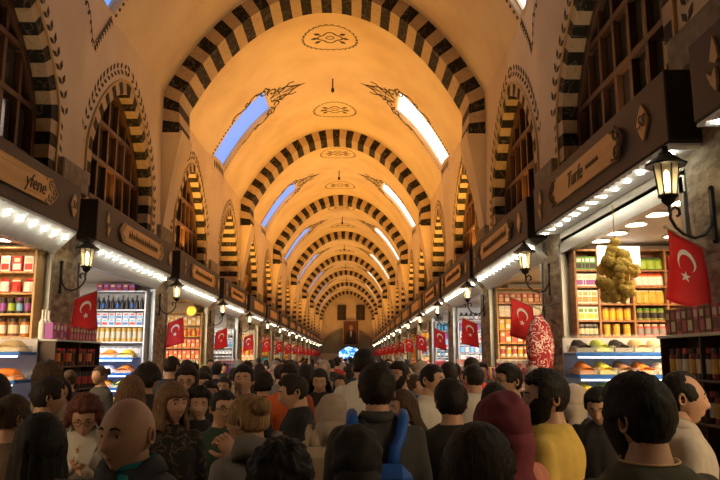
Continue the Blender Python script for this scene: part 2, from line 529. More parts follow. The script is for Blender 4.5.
# ---- stencilled ornament on the vault
def spiral(cx, cy, r, a0, turns, n=14, sg=1):
    return [(cx+r*(1-.8*k/n)*cos(a0+sg*turns*2*pi*k/n), cy+r*(1-.8*k/n)*sin(a0+sg*turns*2*pi*k/n)) for k in range(n+1)]
RC = RE  # small-angle map near the crown: metres to angle
def medallion(y, idx):
    m = MB()
    mp = lambda u, v, h: V(y+v, pi/2+u/RE, .004+h)
    for k in range(28):
        a = 2*pi*k/28
        for r, L in ((.66, .13),):
            c, s = cos(a), sin(a)
            for w in (-1, 1):
                dx, dy = c*.6-s*.7*w, s*.6+c*.7*w
                bx, by = r*c, r*s
                m.prism([(bx, by), (bx+dx*L*.5-dy*.02, by+dy*L*.5+dx*.02), (bx+dx*L, by+dy*L), (bx+dx*L*.5+dy*.02, by+dy*L*.5-dx*.02)], mp, .004)
    m.ribbon([(.28*cos(a)*(1+.18*cos(4*a)), .25*sin(a)*(1+.18*cos(4*a))) for a in [2*pi*k/32 for k in range(32)]], .035, mp, .004, closed=True)
    m.ribbon([(.1*cos(a), .09*sin(a)) for a in [2*pi*k/12 for k in range(12)]], .025, mp, .004, closed=True)
    for a in (.6, pi-.6, -.6, pi+.6, 0, pi):
        c, s = cos(a), sin(a)
        m.prism([(c*.28, s*.28), (c*.4-s*.06, s*.4+c*.06), (c*.5, s*.5), (c*.4+s*.06, s*.4-c*.06)], mp, .004)
    struct(m.build('trim_%d' % (60+idx), STENCIL))
for i, c in enumerate(LC[1:]): medallion(c, i)
def scrolls(s, side, idx):
    m = MB(); fl = (lambda t: t) if side < 0 else (lambda t: pi-t)
    arc = 6.2   # metres per radian, roughly
    mp = lambda u, v, h: V(s+u, fl(SKT[1]+v/arc), .004+h)
    # crown of leaves above the pane
    for w in (-1, 1):
        m.ribbon([(w*(SW+.12+.1*sin(k*1.2)), -1.5+k*.16) for k in range(10)], .055, mp, .004)
        m.ribbon(spiral(w*(SW-.05), -.05, .2, pi/2, 1.1, sg=w), .06, mp, .004)
        m.ribbon(spiral(w*.45, .25, .22, -pi/2, 1.1, sg=w), .06, mp, .004)
        m.ribbon(spiral(w*.28, .6, .18, 0 if w > 0 else pi, 1., sg=-w), .055, mp, .004)
        m.ribbon([(w*.1, .1), (w*.35, .45), (w*.3, .8), (w*.12, 1.05), (0, 1.35)], .065, mp, .004)
        m.ribbon([(w*.1, .35), (w*.2, .7), (w*.42, .95), (w*.4, 1.15)], .06, mp, .004)
        m.ribbon([(w*.98, -.35), (w*.85, -.15), (w*.98, .05), (w*.7, .2)], .06, mp, .004)
        m.ribbon(spiral(w*(SW+.15), -.75, .14, pi/2, 1., sg=w), .05, mp, .004)
    m.ribbon([(-.12, .12), (.12, .12), (.12, .5), (-.12, .5)], .04, mp, .004, closed=True)
    m.ribbon([(0, .6), (.07, 1.), (0, 1.55), (-.07, 1.)], .05, mp, .004, closed=True)
    # dotted side borders and foot
    L = (SKT[1]-SKT[0])*arc
    for w in (-1, 1):
        k = 0
        while k*.11 < L-1.4:
            v = -L+k*.11; m.prism([(w*(SW+.09), v), (w*(SW+.09)+.05, v+.03), (w*(SW+.09), v+.06), (w*(SW+.09)-.05, v+.03)], mp, .004); k += 1
    struct(m.build('trim_%d' % (80+idx), STENCIL))
    # leaf tip hanging under the pane, on the wall
    t = MB(); mw = lambda u, v, h: W(side, s+u, ZTOP+v, .006+h)
    if s > 12:
        for k in range(12):
            x = -SW+.1+k*.14; t.prism([(x, -.05), (x+.05, -.08), (x+.06, -.26), (x+.01, -.2)], mw, .004)
        t.ribbon([(-SW-.05, -.02), (SW+.05, -.02)], .025, mw, .004); t.ribbon([(-SW-.02, -.32), (SW+.02, -.32)], .025, mw, .004)
    for k in range(9 if s < 12 else 0):
        for w in (-1, 1):
            x = w*(SW-.09*k); z = -.02-.1*k; d = -w
            t.prism([(x, z), (x+d*.05-.02, z-.05+.02), (x+d*.07, z-.11), (x+.02+d*.01, z-.07)], mw, .004)
            t.prism([(x, z), (x-d*.05, z-.03), (x-d*.05, z-.1), (x-d*.01, z-.06)], mw, .004)
    if s < 12: t.ribbon([(-SW, .02), (0, -.85), (SW, .02)], .02, mw, .004)
    struct(t.build('trim_%d' % (100+idx), STENCIL))
q = 0
for s in SKY:
    for sd in (-1, 1): scrolls(s, sd, q); q += 1
for k, s in enumerate(SKY):
    if s < 15: continue
    b = MB(); b.tube([(XC, s, CROWN), (XC, s, CROWN-.3)], .02, 6); b.lathe([(.02, .0), (.05, -.04), (.045, -.12), (.0, -.16)], 8, (XC, s, CROWN-.28))
    tag(b.build('ceiling_hook', IRON), 'short black hook hanging from the vault crown, number %s from the camera' % ['', 'one', 'two', 'three', 'four', 'five', 'six', 'seven'][k], 'hook', 'hooks on the vault crown')

# ---- floor, end wall
m = MB(); m.box(XL-3, -4, -.1, XR+3, YEND+.3, 0); struct(m.build('floor', FLOOR))
m = MB(); m.box(XL-3, YEND, 0, XR+3, YEND+.3, CROWN+.5); struct(m.build('wall_end', PLASTER))
m = MB(); m.box(XL-3, -4.3, 0, XR+3, -4, CROWN+.5); struct(m.build('wall_back', PLASTER))
# grey stone arch over the end gate
P = []
m = MB(); mpe = lambda u, v, h: (u, YEND-.02-h, v)
arcp = [(XC+.1+3.35*cos(a), 2.3+3.0*sin(a)) for a in [pi*k/30 for k in range(31)]]
m.ribbon(arcp, .35, mpe, .3)
struct(m.build('trim_1', STONE_BLOCK))
gm = MB(); gm.add([(p[0]*.97+(XC+.1)*.03, YEND-.03, p[1]) for p in arcp]+[(XC+.1, YEND-.03, 2.3)], [(i, i+1, 31) for i in range(30)])
gm.build('tympanum', mat('grey_plaster', (.3, .28, .2), .8))
bpy.data.objects['tympanum'].name = 'trim_2'; struct(bpy.data.objects['trim_2'])
m = MB()
for dx in (-1.15, 1.2):
    c = at_y(351, 313, YEND)
    m.box(c.x+dx-.5, YEND-.08, c.z-.85, c.x+dx+.5, YEND-.02, c.z+.95)
    f = MB()
    x = c.x+dx
    for a in (-.5, 0, .5): f.box(x+a-.04, YEND-.14, c.z-.85, x+a+.04, YEND-.05, c.z+.95)
    for b in (-.85, -.25, .35, .95): f.box(x-.54, YEND-.14, c.z+b-.04, x+.54, YEND-.05, c.z+b+.04)
    w = f.build(window_name(), WINDOW_WOOD); struct(w)
    g = MB(); g.box(x-.5, YEND-.07, c.z-.85, x+.5, YEND-.03, c.z+.95); g.build('pane', GLASS_W, w)
# ------------------------------------------------------------ shops
PIER = [-1.2, 5.15, 9.55, 14.4, 19.5, 24.6, 29.8]
while PIER[-1] < 84: PIER.append(PIER[-1]+5.15)
PIER[-1] = 87.
NDEP = 2.0                      # depth of a shop behind the wall line
ORD = ['nearest', 'second', 'third', 'fourth', 'fifth', 'sixth', 'seventh', 'eighth', 'ninth', 'tenth', 'eleventh', 'twelfth', 'thirteenth', 'fourteenth', 'fifteenth', 'sixteenth', 'seventeenth', 'eighteenth']
def SX(side, d):                # x at distance d out from the wall line into the hall (negative = into the shop)
    return XL+d if side < 0 else XR-d
SN = {-1: 'left', 1: 'right'}
def shop_shell(side, i):
    ya, yb = PIER[i], PIER[i+1]; y0, y1 = ya+.42, yb-.4
    a = SX(side, 0); b = SX(side, -NDEP); bb = SX(side, -NDEP-.15)
    m = MB()
    m.box(b, y0-.05, 0, bb, y1+.05, 3.5)                    # back
    m.box(a, y1, 0, b, y1+.12, 3.5); m.box(a, y0, 0, b, y0-.12, 3.5)
    m.box(a, y0, 3.22, b, y1, 3.3)                          # ceiling of the shop
    m.box(SX(side, .02), y0-.1, 3.3, SX(side, -.12), y1+.1, 4.0)   # wall over the opening
    struct(m.build('wall_'+SN[side], WALLIN))
    p = MB()
    # pier of rough stone: uneven block
    yc = ya; n = 26
    rnd = random.Random(i*7+side)
    vs = []; rows = 24
    for r in range(rows+1):
        z = 4.28*r/rows
        for (u, v) in [(-.42, -.35), (-.42, .03), (-.28, .06), (-.1, .07), (.1, .07), (.28, .06), (.42, .03), (.42, -.35)]:
            j = rnd.uniform(-.012, .012)
            vs.append((SX(side, v+j), yc+u+rnd.uniform(-.01, .01), z))
    fs = [(r*8+k, r*8+(k+1) % 8, (r+1)*8+(k+1) % 8, (r+1)*8+k) for r in range(rows) for k in range(8)]+[tuple(rows*8+k for k in range(8))]
    p.add(vs, fs); struct(p.build('wall_'+SN[side], STONE))
    c = MB(); c.box(SX(side, -.3), yc-.45, 4.05, SX(side, .1), yc+.45, 4.42, bev=.02); struct(c.build('wall_'+SN[side], STONE_BLOCK))
    # steel shutter frame: channel posts and rail
    f = MB()
    for y in (y0+.03, y1-.1):
        f.box(SX(side, .05), y, 0, SX(side, -.02), y+.07, 3.25); f.box(SX(side, .02), y+.015, 0, SX(side, -.05), y+.055, 3.2)
    f.box(SX(side, .05), y0, 3.1, SX(side, -.06), y1, 3.24); f.box(SX(side, .0), y0, 3.24, SX(side, -.1), y1, 3.36)
    o = f.build("trim_%d" % (200+i*2+(side>0)), STEEL); struct(o)
    return y0, y1

def sign_map(side, Xs):
    return lambda u, v, h: ((Xs-h*(-1 if side < 0 else 1)), u, v)
def sign(side, i, y0, y1):
    P = .34; xs = SX(side, P); s = -1 if side < 0 else 1
    near = i < 5
    t = thing('shop_sign', 'dark brown sign box with pale wooden plaque over the %s shop on the %s' % (ORD[i], SN[side]), 'sign', (0, 0, 0), 0, None)
    m = MB()
    m.box(xs, y0, 3.4, SX(side, .03), y1, 3.99, bev=.012)
    m.build('box', SIGN_BROWN, t)
    mp = sign_map(side, xs)
    # u along y, v = z.  text must read from the hall
    ya, yb = (y0+1.05, y1-.95) if side < 0 else (y0+.95, y1-.95)
    zc = 3.695; hh = .15
    p = MB(); c = .06
    poly = [(ya, zc-hh+c), (ya+c, zc-hh), (yb-c, zc-hh), (yb, zc-hh+c), (yb, zc+hh-c), (yb-c, zc+hh), (ya+c, zc+hh), (ya, zc+hh-c)]
    p.prism(poly, mp, .025)
    pl = p.build('plaque', SIGN_WOOD, t)
    if near:
        mo = lambda u, v, h: mp(u, v, .026+h)
        for e, d in ((ya, -1), (yb, 1)):
            sc = MB(); sc.prism([(e-.02, zc-.13), (e+.02, zc-.13), (e+.02, zc+.13), (e-.02, zc+.13)], mo, .005)
            for w in (-1, 1):
                sc.ribbon(spiral(e-d*.02, zc+w*.08, .075, pi/2*w, 1.1, 12, sg=d*w), .022, mo, .012)
                sc.ribbon([(e-d*.16, zc+w*.13), (e-d*.05, zc+w*.15), (e+d*.06, zc+w*.09), (e+d*.15, zc)], .022, mo, .012)
                sc.ribbon(spiral(e+d*.07, zc+w*.03, .045, 0, 1., 10, sg=w), .018, mo, .012)
            sc.build('carving', GOLD_PAINT if side < 0 else SIGN_CARVE, pl)
    # lettering
    def letters(txt, size, yc, z, mt, parent, nm='lettering'):
        me = text_mesh(txt, size); me.materials.append(mt)
        o = bpy.data.objects.new(nm, me); COL.objects.link(o); o.parent = parent
        o.location = mp(yc, z, .03); o.rotation_euler = (pi/2, 0, pi/2 if side < 0 else -pi/2)
        return o
    if (side, i) == (-1, 1): letters('yfene', .24, (ya+yb)/2+.45, zc, SIGN_CARVE, pl)
    elif (side, i) == (1, 1):
        letters('Turfe', .24, (ya+yb)/2+.2, zc, SIGN_CARVE, pl)
        q = MB(); rnd = random.Random(3)
        for k in range(9):
            y = (ya+yb)/2-.18-k*.042; q.ribbon([(y, zc-.02), (y-.012, zc+.02), (y-.025, zc-.015)], .012, lambda u, v, h: mp(u, v, .026+h), .006)
        q.build('small_script', SIGN_CARVE, pl)
    elif near:
        q = MB(); rnd = random.Random(i*3+side)
        y = ya+.3; mo = lambda u, v, h: mp(u, v, .026+h)
        while y < yb-.35:
            a = rnd.choice((.05, .09, .06)); q.ribbon([(y, zc-.05), (y+.03, zc+a), (y+.06, zc-.03), (y+.09, zc+.03)], .022, mo, .006); y += .12
        q.build('script', SIGN_CARVE, pl)
    # number diamond at one end, leaf ornament at the other
    yn = y1-.24 if side < 0 else y0+.42
    yo = y0+.42 if side < 0 else y1-.35
    d = MB(); d.prism([(yn-.11, zc), (yn-.06, zc-.09), (yn, zc-.16), (yn+.06, zc-.09), (yn+.11, zc), (yn+.06, zc+.09), (yn, zc+.16), (yn-.06, zc+.09)], mp, .02)
    dp = d.build('number_plate', GOLD_PAINT if side < 0 else SIGN_WOOD, t)
    if i == 1: letters('50' if side < 0 else '58', .15, yn, zc, SIGN_CARVE, dp, 'digits')
    if near:
        o = MB(); o.prism([(yo-.02, zc-.2), (yo+.05, zc-.12), (yo+.1, zc-.02), (yo+.03, zc-.07), (yo-.02, zc-.02), (yo-.03, zc-.1)], mp, .02)
        o.prism([(yo-.03, zc), (yo+.04, zc+.04), (yo+.01, zc+.12), (yo-.02, zc+.2), (yo-.06, zc+.1), (yo-.07, zc+.03)], mp, .02)
        o.build('leaf_ornament', GOLD_PAINT, t)
    return t

def valance(side, i, y0, y1):
    """pale panel with light spots under the sign"""
    flat = (side == 1 and i <= 1)
    m = MB()
    s = -1 if side < 0 else 1
    xa, za = SX(side, .33), 3.39
    xb, zb = (SX(side, .05), 3.375) if flat else (SX(side, .04), 3.10)
    n = int((y1-y0)/.07) if i < 4 else 8
    vs = []
    for k in range(n+1):
        y = y0+(y1-y0)*k/n; w = (.015 if k % 2 else 0) if i < 4 else 0
        vs += [(xa, y, za), (xa+s*w, y, za-.02-w), (xb+s*0, y, zb-w*.5), (xb, y, zb+.02)]
    fs = [(4*k+a, 4*k+(a+1) % 4, 4*k+4+(a+1) % 4, 4*k+4+a) for k in range(n) for a in range(4)]+[(0, 1, 2, 3), tuple(4*n+a for a in range(4))]
    m.add(vs, fs)
    t = m.build('lit_valance', WHITE)
    tag(t, 'pale lit panel with spot lamps under the sign of the %s shop on the %s' % (ORD[i], SN[side]), 'light panel', 'lit panels under the signs')
    f = .3; x = xa*(1-f)+xb*f; z = za*(1-f)+zb*f-.025
    if i < 4:
        k = int((y1-y0)/.3); e = MB(); e.lathe([(.0, -.014), (.03, -.012), (.034, .008), (.0, .012)], 8); me = e.mesh('spot_lamp', LED)
        for j in range(k): put('spot_lamp', me, t, (x, y0+(j+.5)*(y1-y0)/k, z))
    else:
        e = MB(); e.box(x-.02, y0+.2, z-.012, x+.02, y1-.2, z+.008); e.build('light_strip', mat('soft_led', (1, 1, 1), emit=(1, .93, .8), es=5, var=0), t)

# ---- lantern on a scroll bracket
def make_lantern():
    t = thing('wall_lantern', 'black wrought-iron lantern', 'lantern')
    # local: +x points into the hall, lantern axis at x=.34, origin on the pier face
    b = MB()
    b.box(0, -.02, -.52, .025, .02, -.12)
    P = [(.0, 0, -.2)]+[(.02+.17*(1-cos(a))*.95, 0, -.22-.22*sin(a)) for a in [pi*k/10 for k in range(0, 8)]]
    P = [(.01, 0, -.3), (.03, 0, -.4), (.08, 0, -.475), (.16, 0, -.5), (.24, 0, -.475), (.30, 0, -.42), (.335, 0, -.35), (.33, 0, -.29), (.295, 0, -.265), (.265, 0, -.285), (.262, 0, -.32), (.285, 0, -.335)]
    b.tube(P, .012, 8)
    b.tube([(.33, 0, -.33), (.34, 0, -.24)], .012, 6)
    b.sphere((.012, 0, -.52), .022); b.sphere((.012, 0, -.12), .022)
    b.build('bracket', IRON, t, smooth=False)
    c = MB(); ax = (.34, 0, 0)
    c.lathe([(.012, -.26), (.04, -.235), (.055, -.215), (.05, -.2), (.075, -.19), (.078, -.175), (.0, -.17)], 8, ax)
    c.build('base', IRON, t)
    g = MB(); g.lathe([(.066, -.175), (.094, .06)], 8, ax); g.build('glass', LGLASS, t)
    f = MB()
    for k in range(8):
        a = 2*pi*k/8; f.tube([(ax[0]+.067*cos(a), .067*sin(a), -.175), (ax[0]+.096*cos(a), .096*sin(a), .06)], .005, 4)
    f.lathe([(.09, .055), (.15, .05), (.155, .062), (.12, .085), (.085, .115), (.06, .13), (.05, .15), (.03, .165), (.02, .185), (.03, .2), (.0, .215)], 10, ax)
    f.build('roof', IRON, t)
    l = MB(); l.lathe([(.0, -.15), (.02, -.14), (.022, -.02), (.012, .01), (0, .02)], 8, ax); l.build('bulb', BULB, t)
    return t
LANT = make_lantern(); LT = tree_of(LANT)
lant_used = False
def lantern(side, y, z, label, grp=None):
    global lant_used
    if not lant_used: o = LANT; lant_used = True
    else: o = dup(LANT, tree=LT)
    o.location = (SX(side, .07), y, z); o.rotation_euler = (0, 0, 0 if side < 0 else pi)
    o['label'] = label
    if grp: o['group'] = grp
    return o

# ---- flag on a sloping pole
def make_flag(seed=1, far=False):
    rnd = random.Random(seed)
    t = thing('flag', 'red flag', 'flag')
    L, H = .52, .33      # fly length (hangs down), hoist width (along the pole)
    root = Vector((0, 0, 0)); tip = Vector((.44, 0, .19)); d = (tip-root).normalized()
    p = MB(); p.tube([root, tip], .009, 6); p.sphere(tip, .016, 8, 5); p.build('pole', mat('pale_pole', (.5, .42, .3), .4), t)
    nx, nz = (10, 14)
    ph = rnd.uniform(0, 6)
    def S(u, v, off=0.):
        # u 0..1 along the hoist from the tip inwards, v 0..1 down the fly
        a = tip-d*(.02+u*H)
        x = a.x+(.06*v*(1-2*u))*.6; z = a.z-.01-v*L*(1-.06*u)
        y = .035*sin(u*5+ph+v*2)*v**.6+.02*sin(v*4+ph)*v
        return (x, y+off, z)
    c = MB(); vs = []
    for side in (.0018, -.0018):
        for j in range(nz+1):
            for i in range(nx+1): vs.append(S(i/nx, j/nz, side))
    N = (nx+1)*(nz+1); fs = []
    for j in range(nz):
        for i in range(nx):
            a = j*(nx+1)+i; q = (a, a+1, a+nx+2, a+nx+1); fs.append(q); fs.append(tuple(N+k for k in q[::-1]))
    for i in range(nx): fs.append((i, i+1, N+i+1, N+i)); b = nz*(nx+1)+i; fs.append((b, b+1, N+b+1, N+b))
    for j in range(nz): a = j*(nx+1); fs.append((a, a+nx+1, N+a+nx+1, N+a)); a += nx; fs.append((a, a+nx+1, N+a+nx+1, N+a))
    c.add(vs, fs); cl = c.build('cloth', RED, t, smooth=True)
    # crescent and star on both faces.  flag coords: X along fly (0..1.5), Y across (0..1)
    w = MB()
    R1, R2 = .25, .2
    cx, cy = .5, .5; cx2 = .5+.0625
    def fm(X, Y): return (Y, X/1.5)
    n = 18; P = []
    a1 = math.acos(((.0625**2)+R1**2-R2**2)/(2*.0625*R1)); a2 = pi-math.acos(((.0625**2)+R2**2-R1**2)/(2*.0625*R2))
    out = [(cx+R1*cos(a1+(2*pi-2*a1)*k/n), cy+R1*sin(a1+(2*pi-2*a1)*k/n)) for k in range(n+1)]
    inn = [(cx2+R2*cos(a2+(2*pi-2*a2)*k/n), cy+R2*sin(a2+(2*pi-2*a2)*k/n)) for k in range(n+1)]
    for sd in (.004, -.004):
        vs = [S(*fm(*q), sd) for q in out]+[S(*fm(*q), sd) for q in inn]
        w.add(vs, [(k, k+1, n+2+k, n+1+k) for k in range(n)])
        sx, sy = .84, .5; st = []
        for k in range(10):
            r = .125 if k % 2 == 0 else .05
            a = pi+pi*k/5; st.append((sx+r*cos(a), sy+r*sin(a)))
        vs = [S(*fm(*q), sd) for q in st]+[S(*fm(sx, sy), sd)]
        w.add(vs, [(k, (k+1) % 10, 10) for k in range(10)])
    w.build('crescent_and_star', FLAGW, cl)
    return t
FL = [make_flag(1), make_flag(4)]; FLT = [tree_of(f) for f in FL]; fl_used = [False, False]
def flag(side, y, z, label, grp=None, rz=0., d=.08, k=0):
    if not fl_used[k]: o = FL[k]; fl_used[k] = True
    else: o = dup(FL[k], tree=FLT[k])
    o.location = (SX(side, d), y, z); o.rotation_euler = (0, 0, (0 if side < 0 else pi)+rz); o['label'] = label
    if grp: o['group'] = grp
    return o

# ---- goods
def cm(name, c, rough=.45, **k): return mat('goods_'+name, c, rough, var=.06, **k)
CC = dict(white=(.8, .78, .74), red=(.6, .03, .02), dark=(.03, .022, .02), green=(.12, .3, .04), lime=(.4, .55, .06), yellow=(.75, .5, .03), gold=(.65, .38, .06),
          orange=(.75, .25, .02), purple=(.3, .06, .35), pink=(.7, .2, .3), blue=(.03, .15, .5), teal=(.02, .3, .35), brown=(.2, .08, .03), cream=(.75, .62, .42),
          honey=(.45, .16, .02), grey=(.3, .28, .27), maroon=(.25, .03, .03), sky=(.2, .5, .75), rose=(.55, .1, .12), olive=(.25, .24, .05))
def C(n): return cm(n, CC[n])
_gcache = {}
def good_mesh(kind, a, b, c, w=.1, h=.16, d=.08):
    key = (kind, a, b, c, w, h, d)
    if key in _gcache: return _gcache[key]
    m = MB()
    r = w/2
    if kind == 'box':
        m.box(-r, -d/2, 0, r, d/2, h, 0, bev=.003); m.box(-r*.8, -d/2-.002, h*.12, r*.8, -d/2+.001, h*.5, 1); m.box(-r*.6, -d/2-.002, h*.6, r*.6, -d/2+.001, h*.85, 2)
    elif kind == 'jar':
        m.lathe([(r*.9, 0), (r, .006), (r, h*.18), (r*1.01, h*.2), (r*1.01, h*.62), (r, h*.64), (r*.97, h*.76), (r*.78, h*.82), (r*.84, h*.83), (r*.84, h*.98), (r*.7, h)], 10, mis=[0, 0, 1, 1, 1, 0, 0, 2, 2, 2])
    elif kind == 'tin':
        m.lathe([(r*.97, 0), (r, .004), (r, h*.25), (r*1.005, h*.27), (r*1.005, h*.7), (r, h*.72), (r, h*.86), (r*1.03, h*.87), (r*1.03, h*.98), (r*.9, h)], 10, mis=[0, 0, 1, 1, 1, 0, 2, 2, 2])
    elif kind == 'bottle':
        m.lathe([(r*.9, 0), (r, .006), (r, h*.1), (r*1.01, h*.12), (r*1.01, h*.42), (r, h*.44), (r*.98, h*.55), (r*.4, h*.7), (r*.33, h*.86), (r*.4, h*.87), (r*.4, h*.99), (r*.3, h)], 10, mis=[0, 0, 1, 1, 1, 0, 0, 0, 2, 2, 2])
    elif kind == 'bag':
        pr = []; vs = []; n = 6
        for k, (z, wx, dy) in enumerate([(0, .85, .7), (.08, 1, 1), (.45, 1, .95), (.75, .95, .6), (.88, .8, .2), (1, .9, .08)]):
            for q in range(8):
                aa = 2*pi*(q+.5)/8; vs.append((r*wx*max(-1, min(1, 1.25*cos(aa))), d/2*dy*max(-1, min(1, 1.25*sin(aa))), h*z))
        for k in range(5):
            for q in range(8): m.f.append((k*8+q, k*8+(q+1) % 8, (k+1)*8+(q+1) % 8, (k+1)*8+q)); m.m.append((0, 1, 1, 0, 2)[k])
        m.v += vs; m.f += [tuple(range(7, -1, -1)), tuple(40+q for q in range(8))]; m.m += [0, 2]
    me = m.mesh(kind, [C(a), C(b), C(c)], smooth=False)
    _gcache[key] = me
    return me
KN = dict(box='carton', jar='jar', tin='tin', bottle='bottle', bag='packet')
def row(kind, cols, x0, x1, y, z, n, label, group, w=.1, h=.16, d=.08, jit=.004, face=0.):
    rnd = random.Random(int(n*31+x0*100+z*10))
    for k in range(n):
        x = x0+(x1-x0)*(k+.5)/n
        cc = cols[k % len(cols)] if isinstance(cols, list) else cols
        me = good_mesh(kind, *cc, w, h, d)
        o = put(KN[kind], me, None, (x+rnd.uniform(-jit, jit), y+rnd.uniform(-jit, jit), z+.001), (0, 0, face+rnd.uniform(-.06, .06)))
        tag(o, label, {'carton': 'box', 'packet': 'bag'}.get(KN[kind], KN[kind]), group)
def yrow(kind, cols, x, y0, y1, z, n, label, group, w=.1, h=.16, d=.08, side=-1):
    for k in range(n):
        y = y0+(y1-y0)*(k+.5)/n
        cc = cols[k % len(cols)] if isinstance(cols, list) else cols
        o = put(KN[kind], good_mesh(kind, *cc, w, h, d), None, (x, y, z+.001), (0, 0, pi/2 if side < 0 else -pi/2))
        tag(o, label, {'carton': 'box', 'packet': 'bag'}.get(KN[kind], KN[kind]), group)
def shelf_unit(label, x0, x1, y, zs, ztop, vert, wood, depth=.3, back=None, z0=0., name='shelf_unit'):
    """standing shelves facing the camera: front edge at y, back at y+depth"""
    t = thing(name, label, 'shelves', ((x0+x1)/2, y+depth/2, z0)); ox, oy, oz = t.location
    def B(nm, a, mt, bev=.004):
        m = MB(); m.box(a[0]-ox, a[1]-oy, a[2]-oz, a[3]-ox, a[4]-oy, a[5]-oz, bev=bev); return m.build(nm, mt, t)
    for v in [x0]+list(vert)+[x1]: B('upright', (v-.014, y, z0, v+.014, y+depth, ztop), wood)
    for z in zs: B('shelf', (x0, y+.003, z-.024, x1, y+depth, z), wood)
    B('top', (x0-.014, y, ztop, x1+.014, y+depth, ztop+.025), wood)
    B('back', (x0, y+depth-.012, z0+.02, x1, y+depth, ztop), back or wood)
    return t
def heap_mesh(w, d, h, seed, cone=False):
    rnd = random.Random(seed); m = MB(); nx, ny = 10, 8; vs = []
    for j in range(ny+1):
        for i in range(nx+1):
            u, v = i/nx*2-1, j/ny*2-1
            if cone: r = sqrt(u*u+v*v); z = h*max(0, 1-r)**.8
            else: z = h*(1-abs(u)**3)*(.45+.55*(v+1)/2)*(1-max(0, v-.7)*1.5)
            z += rnd.uniform(-.004, .004)
            vs.append((u*w/2, v*d/2, max(0.002, z)))
    n = len(vs); vs += [(x, y, 0) for x, y, _ in vs]
    fs = []
    for j in range(ny):
        for i in range(nx):
            a = j*(nx+1)+i; fs.append((a, a+1, a+nx+2, a+nx+1)); fs.append((n+a, n+a+nx+1, n+a+nx+2, n+a+1))
    for i in range(nx):
        fs.append((i, i+1, n+i+1, n+i)); b = ny*(nx+1)+i; fs.append((b, b+1, n+b+1, n+b))
    for j in range(ny):
        a = j*(nx+1); fs.append((a, a+nx+1, n+a+nx+1, n+a)); a += nx; fs.append((a, a+nx+1, n+a+nx+1, n+a))
    m.add(vs, fs); return m
SPICE = dict(orange=(.75, .2, .01), yellow=(.8, .55, .04), green=(.3, .42, .05), black=(.03, .02, .018), cream=(.75, .6, .36), red=(.6, .04, .02), pink=(.75, .12, .1), brown=(.28, .11, .03), white=(.85, .82, .76), beige=(.55, .4, .2), lime=(.5, .6, .1))
def spice_mat(c): return mat('spice_'+c, SPICE[c], .9, bump=.8, bscale=90, scale=60, var=.25)
def spice_case(label, x0, x1, y, tiers, depth=.34, where='', led=True):
    """stepped glass-fronted case facing the camera; tiers = [(z, [spice colours])] from the top down"""
    t = thing('spice_case', label, 'display case', ((x0+x1)/2, y, 0)); ox = (x0+x1)/2; oy = y
    ztop = tiers[0][0]
    b = MB(); b.box(x0-ox, depth+.1, 0, x1-ox, depth+.13, ztop+.16)
    for x in (x0, x1-.02): b.box(x-ox, .0, 0, x+.02-ox, depth+.1, tiers[-1][0]+.0)
    b.build('cabinet', mat('case_white', (.6, .6, .62), .4), t)
    for k, (z, cols) in enumerate(tiers):
        yy = -.07*k
        e = MB(); e.box(x0-ox, yy, z-.035, x1-ox, depth+.1, z-.002); e.build('tier', BLUE_EDGE, t)
        if led:
            l = MB(); l.box(x0-ox+.02, yy-.006, z-.06, x1-ox-.02, yy+.004, z-.045); l.build('light_strip', LEDB if where == 'purple' else mat('cool_strip', (1, 1, 1), emit=(.6, .75, 1), es=6, var=0), t)
        n = len(cols); w = (x1-x0)/n
        for q, c in enumerate(cols):
            x = x0+(q+.5)*w
            tm = MB()
            for a, bb in (((-w/2+.008, 0), (-w/2+.014, depth)), ((w/2-.014, 0), (w/2-.008, depth))): tm.box(a[0], a[1], 0, bb[0], bb[1], .07)
            tm.box(-w/2+.008, 0, 0, w/2-.008, .006, .045); tm.box(-w/2+.008, 0, 0, w/2-.008, depth, .006)
            tr = put('tray', tm.mesh('tray', [SHEET]), None, (x, y+yy, z)); tag(tr, 'clear tray of %s spice on the %s tier, %s' % (c, ['top', 'second', 'third', 'fourth'][k], label.split('of the ')[-1]), 'tray', 'spice trays, '+label)
            hm = heap_mesh(w-.03, depth-.02, .15, q+k*7).mesh('heap', [spice_mat(c)], True)
            hp = put('heap', hm, tr, (0, depth/2, .007)); hp['kind'] = 'stuff'
    g = MB(); g.box(x0-ox, -.02, ztop+.17, x1-ox, depth+.12, ztop+.18); g.build('glass_top', SHEET, t)
    return t
def disc_lamps(side, i, x, ys, z, label, grp):
    for y in ys:
        t = thing('ceiling_lamp', label, 'ceiling lamp', (x, y, z), 0, grp)
        m = MB(); m.lathe([(.135, 0), (.14, -.012), (.12, -.02), (.12, -.004)], 16); m.build('rim', WHITE, t)
        m = MB(); m.lathe([(.119, -.01), (.1, -.016), (0, -.018)], 16); m.build('diffuser', DISC, t)

